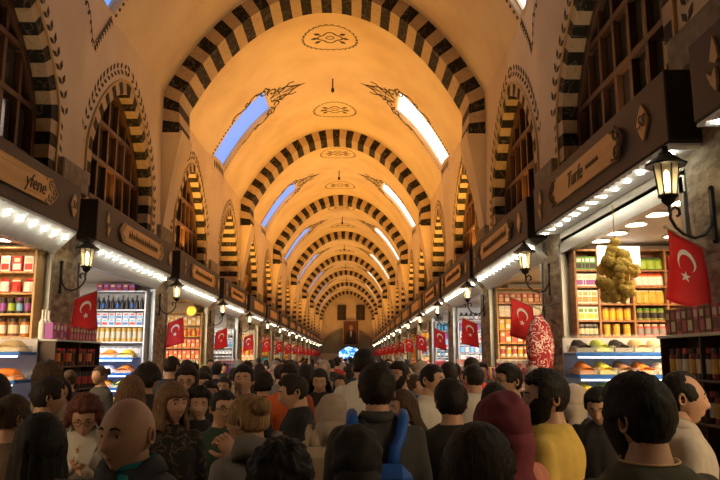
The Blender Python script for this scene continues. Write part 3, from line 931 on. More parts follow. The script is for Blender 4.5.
shops = {}
for side in (-1, 1):
    for i in range(len(PIER)-1):
        if PIER[i] > 86: continue
        y0, y1 = shop_shell(side, i); shops[side, i] = (y0, y1)
        ys0, ys1 = PIER[i]+(.02 if side > 0 else .22), PIER[i+1]-(.42 if side < 0 else .38)
        sign(side, i, ys0, ys1); valance(side, i, ys0+.02, ys1-.02)
for side in (-1, 1):
    for i in range(1, len(PIER)-1):
        z = 3.13
        y = PIER[i]+(-.05 if side > 0 else -.25)
        if (side < 0 and i == 1) or PIER[i] > 78: continue
        dk = 'nearest, largest' if (side, i) == (1, 1) else ORD[i-1 if side > 0 else i-2]
        lantern(side, y, z, 'black wrought-iron wall lantern, %s along the %s wall' % (dk, SN[side]), 'wall lanterns on the stone piers')
        flag(side, y+(.16 if side > 0 else .22), 2.53 if (side, i) == (1, 1) else (2.5 if (side, i) == (-1, 2) else 2.4), 'red crescent-and-star flag, %s along the %s wall' % (dk, SN[side]), 'crescent flags on poles', rz={(1, 1): .25, (-1, 2): .75, (1, 2): .1}.get((side, i), random.uniform(.1, .5)*-side), d=.0 if (side, i) == (1, 1) else (.17 if (side, i) == (1, 2) else .08), k=i % 2)

def pier_rack(side, x0, x1, y0, y1, zt, zs, label):
    t = thing('goods_rack', label, 'rack', ((x0+x1)/2, (y0+y1)/2, 0)); ox, oy, _ = t.location; mt = mat('rack_dark', (.07, .04, .028), .5)
    def B(nm, a, m_=mt):
        m = MB(); m.box(a[0]-ox, a[1]-oy, a[2], a[3]-ox, a[4]-oy, a[5], bev=.004); return m.build(nm, m_, t)
    xb = x0 if side < 0 else x1
    B('back', (xb, y0, 0, xb-.015*side, y1, zt)); B('base', (x0, y0, 0, x1, y1, zs[0]-.3))
    for y in (y0, (y0+y1)/2, y1): B('upright', (x0, y-.01, zs[0]-.3, x1, y+.01, zt))
    for z in zs: B('shelf', (x0, y0, z-.02, x1, y1, z))
    B('top', (x0-.02, y0-.02, zt, x1+.02, y1+.02, zt+.024), mat('pale_glass_edge', (.5, .55, .5), .15))
# ---- right, nearest visible shop: tall wooden shelves, garland, spice case
def right_one():
    y0, y1 = shops[1, 1]; w = 'in the nearest right-hand shop'
    yf = y1-.33
    zs = [1.0, 1.35, 1.62, 1.82, 2.02, 2.22, 2.43, 2.65, 2.86]; V_ = [3.13, 3.57, 4.0]
    shelf_unit('tall brown wooden shelves packed with goods at the far side %s' % w, 2.84, 4.6, yf, zs, 3.1, V_, WOOD_S)
    edges = [2.84]+V_+[4.6]
    plan = {2.86: [('box', [('green', 'dark', 'white')], .09, .17), ('box', [('cream', 'white', 'red')], .3, .15), ('bag', [('green', 'lime', 'dark')], .1, .17), ('box', [('red', 'white', 'orange')], .1, .17)],
            2.65: [('box', [('white', 'purple', 'cream')], .095, .16), ('box', [('cream', 'white', 'gold')], .11, .15), ('bag', [('orange', 'white', 'red')], .1, .17), ('bag', [('red', 'white', 'orange')], .1, .16)],
            2.43: [('box', [('white', 'orange', 'gold')], .095, .17), ('jar', [('cream', 'white', 'gold')], .09, .15), ('bag', [('yellow', 'gold', 'cream')], .1, .17), ('box', [('rose', 'cream', 'white')], .1, .15)],
            2.22: [('box', [('white', 'lime', 'green')], .095, .17), ('tin', [('gold', 'yellow', 'brown')], .09, .16), ('jar', [('olive', 'dark', 'green')], .095, .15), ('jar', [('honey', 'cream', 'gold')], .09, .15)],
            2.02: [('jar', [('dark', 'cream', 'grey')], .085, .15), ('tin', [('yellow', 'gold', 'gold')], .085, .15), ('jar', [('rose', 'grey', 'cream')], .09, .15), ('tin', [('maroon', 'cream', 'gold')], .09, .15)],
            1.82: [('tin', [('dark', 'gold', 'gold')], .09, .14), ('jar', [('honey', 'white', 'red')], .09, .15), ('jar', [('dark', 'white', 'grey')], .09, .15), ('tin', [('dark', 'gold', 'gold')], .09, .14)]}
    rn = {2.86: 'top', 2.65: 'second', 2.43: 'third', 2.22: 'fourth', 2.02: 'fifth', 1.82: 'sixth'}
    cn = ['first', 'second', 'third', 'fourth']
    for z, cells in plan.items():
        for q, (kd, cols, wd, h) in enumerate(cells):
            n = 1 if wd > .2 else (3 if z == 2.02 and q == 1 else 4)
            L = '%s %s, %s shelf, %s bay, %s' % (cols[0][0], {'box': 'carton', 'bag': 'packet'}.get(kd, kd), rn[z], cn[q], w)
            row(kd, cols, edges[q]+.03, edges[q+1]-.03, yf+.07, z, n, L, 'goods on the %s shelf, bay %s, %s' % (rn[z], cn[q], w), wd, h, .09 if kd != 'bag' else .08)
    spice_case('blue-edged three-tier spice case of the nearest right-hand shop', 2.33, 3.55, 7.35, [(1.81, ['black', 'lime', 'black', 'beige', 'cream', 'pink']), (1.58, ['orange', 'yellow', 'brown', 'orange', 'cream', 'white']), (1.36, ['yellow', 'green', 'cream', 'brown', 'yellow', 'red'])], where='white')
    disc_lamps(1, 1, 3.12, [5.9+.55*k for k in range(6)], 3.215, 'round glowing ceiling lamp in the front row inside the nearest right-hand shop', 'ceiling lamps in the nearest right-hand shop')
    disc_lamps(1, 1, 3.9, [5.9+.8*k for k in range(4)], 3.215, 'round glowing ceiling lamp, deeper row in the nearest right-hand shop', 'deeper ceiling lamps in the nearest right-hand shop')
    # bright backlit panel at the top of the shelves
    p = thing('light_panel', 'bright white backlit panel above the shelves %s' % w, 'light panel', (3.35, yf-.02, 2.9))
    m = MB(); m.box(-.22, 0, 0, .32, .02, .26); m.build('diffuser', mat('backlit_white', (1, 1, 1), emit=(1, .9, .78), es=2.2, var=0), p)
    m = MB(); m.ribbon([(-.22, 0), (.32, 0), (.32, .26), (-.22, .26)], .012, lambda u, v, h: (u, -.004-h, v), .006, closed=True); m.build('rim', WHITE, p)
    # yellow garland of dried loofah-like lumps
    g = thing('hanging_bunch', 'big hanging bunch of pale yellow dried lumps in front of the shelves', 'bunch', (2.5, 6.55, 0))
    rnd = random.Random(5)
    yel = mat('dried_yellow', (.95, .62, .13), .8, bump=.9, bscale=70, scale=30, var=.2)
    rp = MB(); rp.tube([(0, 0, 3.2), (0, 0, 2.75)], .006, 5); rp.build('string', mat('jute_string', (.4, .28, .12), .9), g)
    spots = [(0, 0, 2.83, .05), (-.03, 0, 2.76, .06), (.04, .01, 2.74, .06)]
    for k in range(60):
        z = 2.3+.42*rnd.random(); hw = .19*sin(min(pi, max(.2, (z-2.22)/.52*pi*.95)))**.6
        a = rnd.uniform(0, 2*pi); spots.append((hw*cos(a)*rnd.uniform(.3, 1), hw*.7*sin(a)*rnd.uniform(.4, 1), z, rnd.uniform(.042, .062)))
    for (x, y, z, r) in spots:
        m = MB(); m.sphere((0, 0, 0), r, 8, 6, sc=(1, 1, rnd.uniform(.7, 1.1)))
        m.v = [tuple(c*(1+.18*sin(9*(p[0]+p[1])/r+k_)) for c in p) for k_, p in enumerate(m.v)]
        m.build('lump', yel, g, smooth=True, loc=(x, y, z))
    pier_rack(1, 2.46, 2.69, 4.35, 5.62, 1.9, [1.3, 1.6], 'dark wooden rack of jars and slim cartons against the nearest right pier')
    yrow('box', [('brown', 'rose', 'cream'), ('rose', 'brown', 'cream'), ('brown', 'cream', 'rose')], 2.56, 4.4, 5.58, 1.925, 13, 'slim brown or rose carton on the rack at the right edge', 'cartons on the rack at the right edge', .08, .2, .13, side=1)
    for lev, z in enumerate((1.6, 1.3)):
        yrow('jar', [('dark', 'cream', 'maroon'), ('maroon', 'gold', 'dark'), ('dark', 'white', 'rose')], 2.53, 4.4, 5.58, z, 11, 'small dark jar on the %s ledge of the rack at the right edge' % ('upper' if lev == 0 else 'lower'), 'jars on the %s ledge of the right rack' % ('upper' if lev == 0 else 'lower'), .085, .22, .085, side=1)
right_one()

# red patterned sack on the pier
def sack():
    t = thing('hanging_sack', 'bulging dark red sack with white swirl pattern hanging on the second right pier', 'sack', (2.45, 9.2, 1.56))
    pat = ramp_mat('red_swirl_cloth', 'Noise', [(0, (.2, .008, .015)), (.44, (.3, .01, .018)), (.47, (.7, .6, .55)), (.51, (.7, .6, .55)), (.54, (.32, .01, .018)), (1, (.15, .005, .01))], rough=.8, tscale=13, dist=1.2, detail=1)
    m = MB(); pr = [(.02, 0), (.1, .01), (.165, .07), (.175, .14), (.18, .28), (.175, .38), (.165, .48), (.15, .58), (.11, .66), (.06, .71), (.045, .75)]
    m.lathe(pr, 18, (0, 0, 0)); m.v = [(x*(1+.07*sin(z*13+x*20)), y*.8, z) for x, y, z in m.v]; m.build('bag', pat, t, smooth=True)
    m = MB(); m.tube([(0, 0, .68), (.08, 0, .86), (.3, 0, .9)], .008, 6); m.build('strap', IRON, t)
sack()

# ---- left, nearest visible shop
def left_one():
    y0, y1 = shops[-1, 1]; w = 'in the nearest left-hand shop'; yf = y1-.33
    zs = [1.0, 1.4, 2.01, 2.30, 2.56, 2.83]
    shelf_unit('light wooden shelves of sweets and jars at the far side %s' % w, -5.6, -4.0, yf, zs, 3.12, [-4.8], WOOD_L)
    data = [(2.83, 'box', [('white', 'red', 'cream'), ('red', 'white', 'cream')], 'red and white box', .12, .2), (2.56, 'bag', [('red', 'white', 'red'), ('white', 'red', 'orange')], 'red and white packet', .12, .19),
            (2.30, 'jar', [('dark', 'purple', 'dark'), ('dark', 'lime', 'dark'), ('dark', 'sky', 'purple')], 'dark jar with a bright label', .085, .2), (2.01, 'jar', [('honey', 'white', 'dark'), ('brown', 'cream', 'dark')], 'amber jar with a white label', .12, .23)]
    for q, (z, kd, cols, nm, wd, h) in enumerate(data):
        for (a, b, part) in ((-4.77, -4.03, 'right'), (-5.57, -4.83, 'left')):
            if part == 'left' and z < 2.2: continue
            row(kd, cols, a, b, yf+.08, z, int(.74/(wd*1.12)), '%s, %s shelf, %s half, %s' % (nm, ['top', 'second', 'third', 'fourth'][q], part, w), 'goods on the %s shelf, %s half, %s' % (['top', 'second', 'third', 'fourth'][q], part, w), wd, h, .09)
    row('jar', [('red', 'red', 'gold')], -4.77, -4.03, yf+.03, 2.30+.0, 0, '', '')
    spice_case('blue-edged case of sweets of the nearest left-hand shop', -4.98, -3.78, 8.1, [(1.82, ['cream', 'brown', 'beige']), (1.5, ['orange', 'red', 'orange']), (1.2, ['red', 'yellow', 'brown'])])
    disc_lamps(-1, 1, -4.35, [7.6, 8.15, 8.65], 3.215, 'round glowing ceiling lamp inside the nearest left-hand shop', 'ceiling lamps in the nearest left-hand shop')
left_one()

def left_two():
    y0, y1 = shops[-1, 2]; w = 'in the second left-hand shop'; yf = y1-.33
    zs = [1.4, 1.75, 2.06, 2.37, 2.68, 3.0]
    steel = mat('white_steel', (.7, .7, .7), .35, .2)
    shelf_unit('white steel shelves of bottles and tins at the far side %s' % w, -5.05, -4.02, yf, zs[:5], 3.02, [], steel, back=mat('pale_back', (.6, .58, .55), .6))
    G_ = lambda s: 'goods on the %s shelf %s' % (s, w)
    row('box', [('red', 'purple', 'white'), ('purple', 'red', 'pink')], -5.0, -4.25, yf-.0+.1, 3.045-.045+.03, 6, 'red and purple carton topping the steel shelves %s' % w, G_('very top'), .11, .15, .1)
    row('bottle', [('dark', 'dark', 'gold'), ('dark', 'blue', 'white'), ('dark', 'dark', 'dark')], -5.0, -4.06, yf+.08, 2.68, 10, 'slim dark bottle on the top steel shelf %s' % w, G_('top steel'), .075, .28, .08)
    row('box', [('white', 'blue', 'sky'), ('white', 'red', 'sky')], -5.0, -4.06, yf+.08, 2.37, 7, 'white and blue carton, lower layer of the second steel shelf %s' % w, G_('second steel'), .12, .125, .1)
    row('box', [('white', 'sky', 'red'), ('white', 'blue', 'red')], -5.0, -4.06, yf+.08, 2.497, 7, 'white and blue carton, upper layer of the second steel shelf %s' % w, G_('second steel, upper row'), .12, .12, .1)
    row('tin', [('gold', 'cream', 'gold')], -5.0, -4.06, yf+.08, 2.06, 9, 'tall gold tin on the third steel shelf %s' % w, G_('third steel'), .085, .27, .08)
    row('jar', [('purple', 'white', 'dark')], -5.0, -4.06, yf+.08, 1.75, 8, 'purple jar on the fourth steel shelf %s' % w, G_('fourth steel'), .085, .2, .08)
    spice_case('purple-lit stepped spice case of the second left-hand shop', -4.98, -3.72, 12.1, [(1.76, ['green', 'green', 'orange', 'yellow']), (1.5, ['brown', 'brown', 'white', 'orange']), (1.26, ['yellow', 'lime', 'orange', 'lime']), (1.02, ['lime', 'white', 'lime', 'yellow'])], where='purple')
    pier_rack(-1, -3.84, -3.58, 8.6, 10.1, 1.95, [1.35, 1.65], 'dark rack crowded with small goods against the first left pier')
    G2 = 'on the rack against the first left pier'
    yrow('box', [('purple', 'pink', 'white'), ('pink', 'purple', 'white')], -3.69, 8.62, 9.05, 1.975, 4, 'lilac carton '+G2, 'lilac cartons on the left rack', .095, .2, .1)
    yrow('box', [('rose', 'pink', 'cream'), ('maroon', 'pink', 'cream')], -3.66, 9.1, 10.05, 1.975, 9, 'dull rose carton '+G2, 'rose cartons on the left rack', .09, .18, .09)
    yrow('bottle', [('white', 'white', 'white')], -3.79, 8.61, 8.88, 1.975, 3, 'tall white bottle '+G2, 'white bottles on the left rack', .075, .36, .07)
    yrow('tin', [('dark', 'red', 'dark'), ('dark', 'orange', 'red'), ('maroon', 'dark', 'red')], -3.66, 8.65, 10.05, 1.65, 12, 'small dark tin on the upper shelf of the first left rack', 'dark tins on the upper shelf of the left rack', .095, .22, .09)
    yrow('tin', [('dark', 'maroon', 'dark'), ('dark', 'red', 'dark')], -3.66, 8.65, 10.05, 1.35, 12, 'small dark tin on the lower shelf of the first left rack', 'dark tins on the lower shelf of the left rack', .095, .22, .09)
left_two()

PAL = {'warm': ['cream', 'white', 'orange', 'gold', 'rose', 'yellow'], 'mix': ['white', 'purple', 'teal', 'gold', 'pink', 'red', 'sky'], 'dark': ['dark', 'white', 'grey', 'brown', 'dark'], 'blue': ['blue', 'teal', 'white', 'dark', 'sky']}
def generic(side, i, pal, wood, n, levels, kinds, zbase=1.75, dz=.27, glow=None, width=1.1, back=None):
    y0, y1 = shops[side, i]; yf = y1-.33; w = 'in the %s shop on the %s' % (ORD[i], SN[side])
    a, b = SX(side, -.06), SX(side, -.06-width); x0, x1 = min(a, b), max(a, b)
    zs = [1.2]+[zbase+dz*k for k in range(levels)]
    shelf_unit('shelves stocked with small goods at the far side %s' % w, x0, x1, yf, zs, zbase+dz*levels, [], wood, back=back)
    rnd = random.Random(i*10+side)
    for k in range(0 if i < 8 else 1, levels):
        z = zbase+dz*k; kd = kinds[k % len(kinds)]; P = PAL[pal[k % len(pal)]]
        c0 = rnd.choice(P); c1 = rnd.choice([c for c in P if c != c0]); c2 = rnd.choice(P)
        wd = (x1-x0-.06)/n*.88; h = dz*rnd.uniform(.68, .86)
        row(kd, [(c0, c1, c2), (c0, c2, c1)], x0+.03, x1-.03, yf+.08, z, n, '%s %s, shelf row %s from the top, %s' % (c0, {'box': 'carton', 'bag': 'packet'}.get(kd, kd), ['one', 'two', 'three', 'four', 'five', 'six', 'seven'][levels-1-k], w), 'goods on shelf row %d %s' % (k+1, w), wd, h, min(.1, wd))
    # stall table reaching into the hall with goods on it
    t = thing('stall_table', 'stall table heaped with goods in front %s' % w, 'table', (SX(side, .12), (y0+y1)/2, 0))
    m = MB(); m.box(-.3, -1.3, 0, .3, 1.3, 1.25, bev=.01); m.build('body', mat('stall_dark', (.06, .04, .03), .5), t)
    m = MB(); m.box(-.33, -1.33, 1.25, .33, 1.33, 1.28); m.build('top', WHITE, t)
    for q in range(2 if i < 5 else 0):
        c0 = rnd.choice(PAL['mix']+PAL['warm']); c1 = rnd.choice(PAL['mix'])
        kd = rnd.choice(('box', 'tin', 'bag'))
        yrow(kd, [(c0, c1, 'white'), (c1, c0, 'white')], SX(side, .28-.25*q), (y0+y1)/2-1.25, (y0+y1)/2+1.25, 1.281, 9 if i < 6 else 6, '%s and %s pack, %s row, stall table %s' % (c0, c1, ['front', 'back'][q], w), 'goods on the stall table in front %s, row %d' % (w, q+1), .17, .3+.14*q, .15, side)
generic(-1, 3, ['warm', 'warm', 'warm', 'warm'], WOOD_L, 9, 4, ['box', 'box', 'jar', 'box'], 1.72, .3, back=mat('glow_back', (.75, .6, .4), .6))
generic(1, 2, ['warm'], WOOD_L, 9, 5, ['tin', 'box', 'box', 'box', 'box'], 1.78, .26, back=mat('glow_back', (.75, .6, .4), .6))
generic(1, 3, ['mix', 'mix', 'mix', 'mix', 'dark'], WHITE, 8, 5, ['box', 'bag', 'box', 'box', 'bottle'], 1.6, .29)
generic(-1, 4, ['dark', 'dark', 'mix'], STEEL, 9, 4, ['bottle', 'bottle', 'box'], 1.5, .3)
generic(1, 4, ['blue', 'blue', 'mix', 'mix'], WHITE, 8, 5, ['bag', 'jar', 'box'], 1.5, .29)
for i in range(5, len(PIER)-1):
    if PIER[i] > 52: break
    for side in (-1, 1): generic(side, i, [['warm', 'mix', 'dark'], ['mix', 'warm'], ['blue', 'warm']][(i+side) % 3], [WOOD_L, WHITE][i % 2], 6 if i < 8 else 4, 4, ['box', 'jar', 'bag'], 1.55, .33)

# gold round emblem on the third left shop
t = thing('round_emblem', 'round gold emblem above the shelves of the third shop on the left', 'emblem', (-4.25, 18.6, 2.98))
m = MB(); m.tube([(.14*cos(a), 0, .14*sin(a)) for a in [2*pi*k/20 for k in range(20)]], .02, 6, closed=True); m.build('ring', GOLD_PAINT, t)
m = MB(); m.add([(.13*cos(a), y, .13*sin(a)) for y in (.0, .01) for a in [2*pi*k/20 for k in range(20)]], [tuple(range(20)), tuple(range(39, 19, -1))]+[(k, (k+1) % 20, 20+(k+1) % 20, 20+k) for k in range(20)]); m.build('disc', mat('gold_disc', (.7, .4, .05), .3, .6), t)

# ---- end wall picture and bright screen
c = at_y(351, 333, YEND)
t = thing('portrait', 'large framed portrait of a dark-suited man on the end wall', 'picture', (c.x, YEND-.4, c.z))
m = MB(); m.box(-.95, -.12, -1.45, .95, .3, 1.45); m.build('panel', mat('portrait_brown', (.12, .03, .015), .6), t)
m = MB(); m.ribbon([(-.95, -1.45), (.95, -1.45), (.95, 1.45), (-.95, 1.45)], .08, lambda u, v, h: (u, -.13-h, v), .05, closed=True); m.build('frame', GOLD_PAINT, t)
m = MB(); m.prism([(-.6, -1.4), (.6, -1.4), (.62, -.2), (.35, .25), (-.35, .25), (-.62, -.2)], lambda u, v, h: (u, -.125-h, v), .02); m.build('suit', mat('portrait_suit', (.012, .012, .015), .7), t)
m = MB(); m.prism([(.25*cos(a), .62+.33*sin(a)) for a in [2*pi*k/16 for k in range(16)]], lambda u, v, h: (u, -.125-h, v), .03); m.build('face', mat('portrait_face', (.35, .2, .12), .7), t)
m = MB(); m.prism([(-.12, .22), (.12, .22), (.04, -.5), (-.04, -.5)], lambda u, v, h: (u, -.15-h, v), .01); m.build('shirt', mat('portrait_shirt', (.5, .48, .45), .7), t)
c = at_y(350, 355, 70.)
t = thing('glowing_screen', 'bright blue and white glowing display under the portrait', 'screen', (c.x, 70., 0))
scr = ramp_mat('blue_display', 'Noise', [(.35, (.0, .03, .3)), (.5, (.05, .35, 1.)), (.6, (.8, .95, 1.)), (.7, (.0, .2, .8))], tscale=2.2, detail=5, dist=1.5)
b = scr.node_tree.nodes['Principled BSDF']; rp = [n for n in scr.node_tree.nodes if n.type == 'VALTORGB'][0]
scr.node_tree.links.new(rp.outputs['Color'], b.inputs['Emission Color']); b.inputs['Emission Strength'].default_value = 1.6
m = MB(); P = [(1.1*cos(a)*(1+.06*sin(5*a)), c.z-.05+.85*sin(a)*(1+.06*cos(7*a))) for a in [2*pi*k/30 for k in range(30)]]
m.prism(P, lambda u, v, h: (u, -h, v), .06); m.build('panel', scr, t)
m = MB(); m.box(-.08, .0, 0, .08, .1, c.z); m.box(-.5, -.2, 0, .5, .3, .06); m.build('stand', IRON, t)
# ------------------------------------------------------------ people
from mathutils import noise as N_
def nz(p, s=1., o=0.): return N_.noise(Vector((p[0]*s+o, p[1]*s+o*.7, p[2]*s-o)))
def skin(tone): return mat('skin_%d' % int(tone*100), (.62*tone, .36*tone, .235*tone), .5, var=.08, scale=30)
EYEW = mat('eye_white', (.75, .72, .68), .25, var=0); IRIS = mat('eye_iris', (.05, .025, .012), .15, var=0)
LIP = mat('lips', (.42, .15, .11), .45, var=.05); BROW = mat('eyebrow_hair', (.025, .016, .011), .8, var=0)
def hairmat(name, c):
    m = _hm(name, c); m.node_tree.nodes['Principled BSDF'].inputs['Specular IOR Level'].default_value = .3; return m
def _hm(name, c):
    return ramp_mat('hair_'+name, 'Noise', [(.3, tuple(x*.55 for x in c)), (.5, c), (.72, tuple(min(1, x*1.5) for x in c))], rough=.62, scale=(26, 26, 4), tscale=5, detail=3, bump=.22)
HAIR = dict(black=(.009, .007, .006), dark=(.018, .011, .008), brown=(.06, .033, .017), red=(.12, .035, .02), blonde=(.32, .19, .085), grey=(.25, .23, .2), light=(.16, .085, .04))
def shape(u):
    """unit direction -> head surface point; face looks towards -y"""
    x, y, z = u
    X, Y, Z = x*.077, y*.099, z*.119
    low = sm(-z*1.15)
    X *= 1-.30*low*(1 if y < .2 else .85); X *= 1+.05*sm(z*1.3); Z *= 1-.03*sm(z)
    if y < 0:
        Y *= 1-.10*sm((z-.1)*1.2)                       # forehead slopes back
        Y *= 1+.02*low
        flat = sm(-y*1.3)*sm(1-abs(z)*.75)
        X *= 1+.04*flat
    else:
        Y *= 1-.38*low                                   # nape
        X *= 1-.1*low
        Z *= 1-.10*low
    if y < 0:
        d = sm(-y*2)
        def g(a, s): return math.exp(-(a/s)**2)
        # brow, sockets, nose, cheeks, mouth, chin
        Y -= d*.005*g(z-.17, .09)*g(abs(x)-.28, .28)
        Y += d*.013*g(z-.03, .10)*g(abs(x)-.36, .17)
        if -.42 < z < .2:
            k = (.2-z)/.55; wd = .075+.085*k
            prof = .026*min(1, k)**1.2*(1 if z > -.33 else max(0, 1-(-.33-z)/.09))
            Y -= d*prof*g(x, wd*1.15)
            Y -= d*.008*g(abs(x)-.13, .06)*g(z+.31, .06)
        Y -= d*.004*g(abs(x)-.45, .18)*g(z+.18, .16)
        Y -= d*.0095*g(z+.505, .045)*g(x, .23); Y -= d*.0105*g(z+.605, .045)*g(x, .2); Y += d*.005*g(z+.70, .05)*g(x, .25)
        Y += d*.004*g(z+.555, .018)*g(x, .26)
        Y -= d*.010*g(z+.86, .16)*g(x, .3)
    return Vector((X, Y, Z))
def sph(nu, nv):
    P = []
    for j in range(1, nv):
        t = pi*j/nv
        for i in range(nu):
            a = 2*pi*i/nu; P.append((sin(t)*sin(a), -sin(t)*cos(a), cos(t)))
    return P
def sph_faces(nu, nv):
    F_ = []
    for j in range(nv-2):
        for i in range(nu):
            a, b = j*nu+i, j*nu+(i+1) % nu; F_.append((a, a+nu, b+nu, b))
    n = nu*(nv-1)
    F_ += [(n, i, (i+1) % nu) for i in range(nu)]; b = nu*(nv-2)
    F_ += [(n+1, b+(i+1) % nu, b+i) for i in range(nu)]
    return F_
def head_geo(m, Mx, q):
    """adds the head to m (slots 0 skin,1 eye white,2 iris,3 lips,4 brow)"""
    nu, nv = q
    U = sph(nu, nv)+[(0, 0, 1), (0, 0, -1)]
    vs = [shape(u) for u in U]; fs = sph_faces(nu, nv)
    old = m.M; m.M = Mx
    lip = [f for f in fs if all(abs(U[i][2]+.555) < .095-.22*abs(U[i][0]) and U[i][1] < 0 and abs(U[i][0]) < .27 for i in f)]
    ls = set(lip)
    m.add(vs, [f for f in fs if f not in ls], 0)
    n0 = len(m.v)-len(vs)
    for f in lip: m.f.append(tuple(i+n0 for i in f)); m.m.append(3)
    for s in (-1, 1):
        # ear
        ev = []; ef = []; nn = 10
        for k in range(nn):
            a = 2*pi*k/nn; ry, rz = .017*cos(a), .032*sin(a)*(1 if sin(a) > 0 else .9)
            c = Vector((s*.074, .012, -.002))
            ev += [tuple(c+Vector((s*-.006, ry*.7+0, rz*.8))), tuple(c+Vector((s*.010, ry+.007, rz))), tuple(c+Vector((s*.012, ry*.72+.006, rz*.72))), tuple(c+Vector((s*.004, ry*.45+.004, rz*.5)))]
        for k in range(nn):
            for r in range(3): ef.append((4*k+r, 4*k+r+1, 4*((k+1) % nn)+r+1, 4*((k+1) % nn)+r))
        ef.append(tuple(4*k+3 for k in range(nn)))
        m.add(ev, ef, 0)
        if nu >= 30:
            e = shape(Vector((s*.36, -.93, .03)).normalized()); c = (e.x, e.y+.0062, e.z)
            m.sphere(c, .0115, 10, 8, 1, sc=(1.15, 1, .62))
            m.sphere((c[0], c[1]-.0055, c[2]), .0078, 8, 6, 2, sc=(1, 1, .9))
            # lids
            for zz, dz in ((.0085, 1), (-.0085, -1)):
                m.tube([(c[0]+t*.0145, c[1]-.0095+abs(t)*.005, c[2]+dz*.0075*(1-t*t*.8)) for t in (-1, -.5, 0, .5, 1)], .0026, 5, 0)
            bp = [shape(Vector((s*(.16+.11*k), -.93, .2+.05*sin(k/4*pi))).normalized()) for k in range(5)]
            m.tube([(b.x, b.y-.001, b.z) for b in bp], [.003, .0042, .004, .003, .0015], 5, 4)
    m.M = old
def shell(name, fn, mt, parent, Mx, nu=40, nv=28, smooth=True):
    """closed shell over the head: fn(u)-> offset along the outward direction"""
    U = sph(nu, nv)+[(0, 0, 1), (0, 0, -1)]; vs = []
    for u in U:
        p = shape(u); d = Vector((u[0]/.077, u[1]/.099, u[2]/.119)).normalized(); vs.append(p+d*fn(u))
    m = MB(); m.M = Mx; m.add(vs, sph_faces(nu, nv)); return m.build(name, mt, parent, smooth=smooth, fixn=False)
def hair_mask(u, front=.52, nape=-.5, sd=0):
    """0..1 inside the hairline; soft so that the hair thins out towards its edge"""
    x, y, z = u; ax = abs(x)
    j = .05*nz(u, 7, sd)
    if y < -.08:
        lim = front-.10*ax-.06*math.exp(-((ax-.42)/.14)**2)*-1
        side = sm((ax-.72)/.16)                    # temples drop to the sideburn
        lim = lim*(1-side)+(-.10)*side
    else:
        b = sm((y+.08)/.42)
        over_ear = .26*math.exp(-((y-.10)/.17)**2)  # clears the ear
        lim = (-.10)*(1-b)+nape*b+over_ear
    return sm((z-lim+j)/.16+.45)
def curtain(name, mt, parent, Mx, z0, z1, ang0, ang1, r0, r1, thick, seed, flare=0., yoff=.0, wav=.006):
    """hair hanging round the back and sides from z0 down to z1 (head coords)"""
    nr, na = 18, 30; rnd = random.Random(seed); vs = []
    for k in range(nr+1):
        t = k/nr; z = z0+(z1-z0)*t; A = ang0+(ang1-ang0)*t; R = r0+(r1-r0)*t
        bk = sm((t*(z0-z1)-.16)/.2)*flare
        th = thick*(1-.25*t)
        ring = []
        for j in range(na+1):
            a = -A+2*A*j/na
            w = wav*sin(a*17+seed)+wav*.7*sin(a*31+t*5+seed*2)+wav*.5*sin(t*8+a*3)
            ring.append((sin(a)*(R[0]+w), cos(a)*(R[1]+w)+yoff+bk, z+(.015*sin(a*9+seed) if k == nr else 0)))
        for j in range(na, -1, -1):
            a = -A+2*A*j/na; ring.append((sin(a)*(R[0]-th), cos(a)*(R[1]-th)+yoff+bk, z))
        vs += ring
    L = 2*(na+1); fs = []
    for k in range(nr):
        for j in range(L): fs.append((k*L+j, k*L+(j+1) % L, (k+1)*L+(j+1) % L, (k+1)*L+j))
    for k, rv in ((0, 1), (nr, 0)):
        for j in range(na): fs.append((k*L+j, k*L+j+1, k*L+L-2-j, k*L+L-1-j))
    m = MB(); m.M = Mx; m.add(vs, fs); return m.build(name, mt, parent, smooth=True)
def vec(a): return Vector(a)
def loft(m, rings, n=16):
    vs = []
    for (cx, cy, z, rx, ry) in rings:
        for i in range(n):
            a = 2*pi*i/n; c, s = cos(a), sin(a)
            vs.append((cx+rx*math.copysign(abs(c)**.85, c), cy+ry*math.copysign(abs(s)**.85, s), z))
    fs = [(k*n+i, k*n+(i+1) % n, (k+1)*n+(i+1) % n, (k+1)*n+i) for k in range(len(rings)-1) for i in range(n)]
    fs += [tuple(range(n-1, -1, -1)), tuple((len(rings)-1)*n+i for i in range(n))]
    m.add(vs, fs)
def limb(m, pts, rs, n=10):
    P = [vec(pts[0])]; R = [rs[0]]
    for k in range(len(pts)-1):
        for t in (.33, .66, 1.): P.append(vec(pts[k]).lerp(vec(pts[k+1]), t)); R.append(rs[k]*(1-t)+rs[k+1]*t)
    m.tube(P, R, n)
    m.sphere(P[0], R[0], n, 6); m.sphere(P[-1], R[-1], n, 6)
def remeshed(m, voxel, smooth_it=6, disp=None):
    me = m.mesh('tmp', []); 
    import bmesh
    bm = bmesh.new(); bm.from_mesh(me); bmesh.ops.recalc_face_normals(bm, faces=bm.faces); bm.to_mesh(me); bm.free()
    o = bpy.data.objects.new('tmp_remesh', me); COL.objects.link(o)
    r = o.modifiers.new('r', 'REMESH'); r.mode = 'VOXEL'; r.voxel_size = voxel
    s = o.modifiers.new('s', 'SMOOTH'); s.iterations = smooth_it; s.factor = .6
    dg = bpy.context.evaluated_depsgraph_get(); out = bpy.data.meshes.new_from_object(o.evaluated_get(dg))
    bpy.data.objects.remove(o); bpy.data.meshes.remove(me)
    if disp:
        for v in out.vertices: v.co = v.co+v.normal*disp(v.co)
    return out
def merge_mesh(m, me, mi=0):
    m.add([tuple(v.co) for v in me.vertices], [tuple(p.vertices) for p in me.polygons], mi); bpy.data.meshes.remove(me)
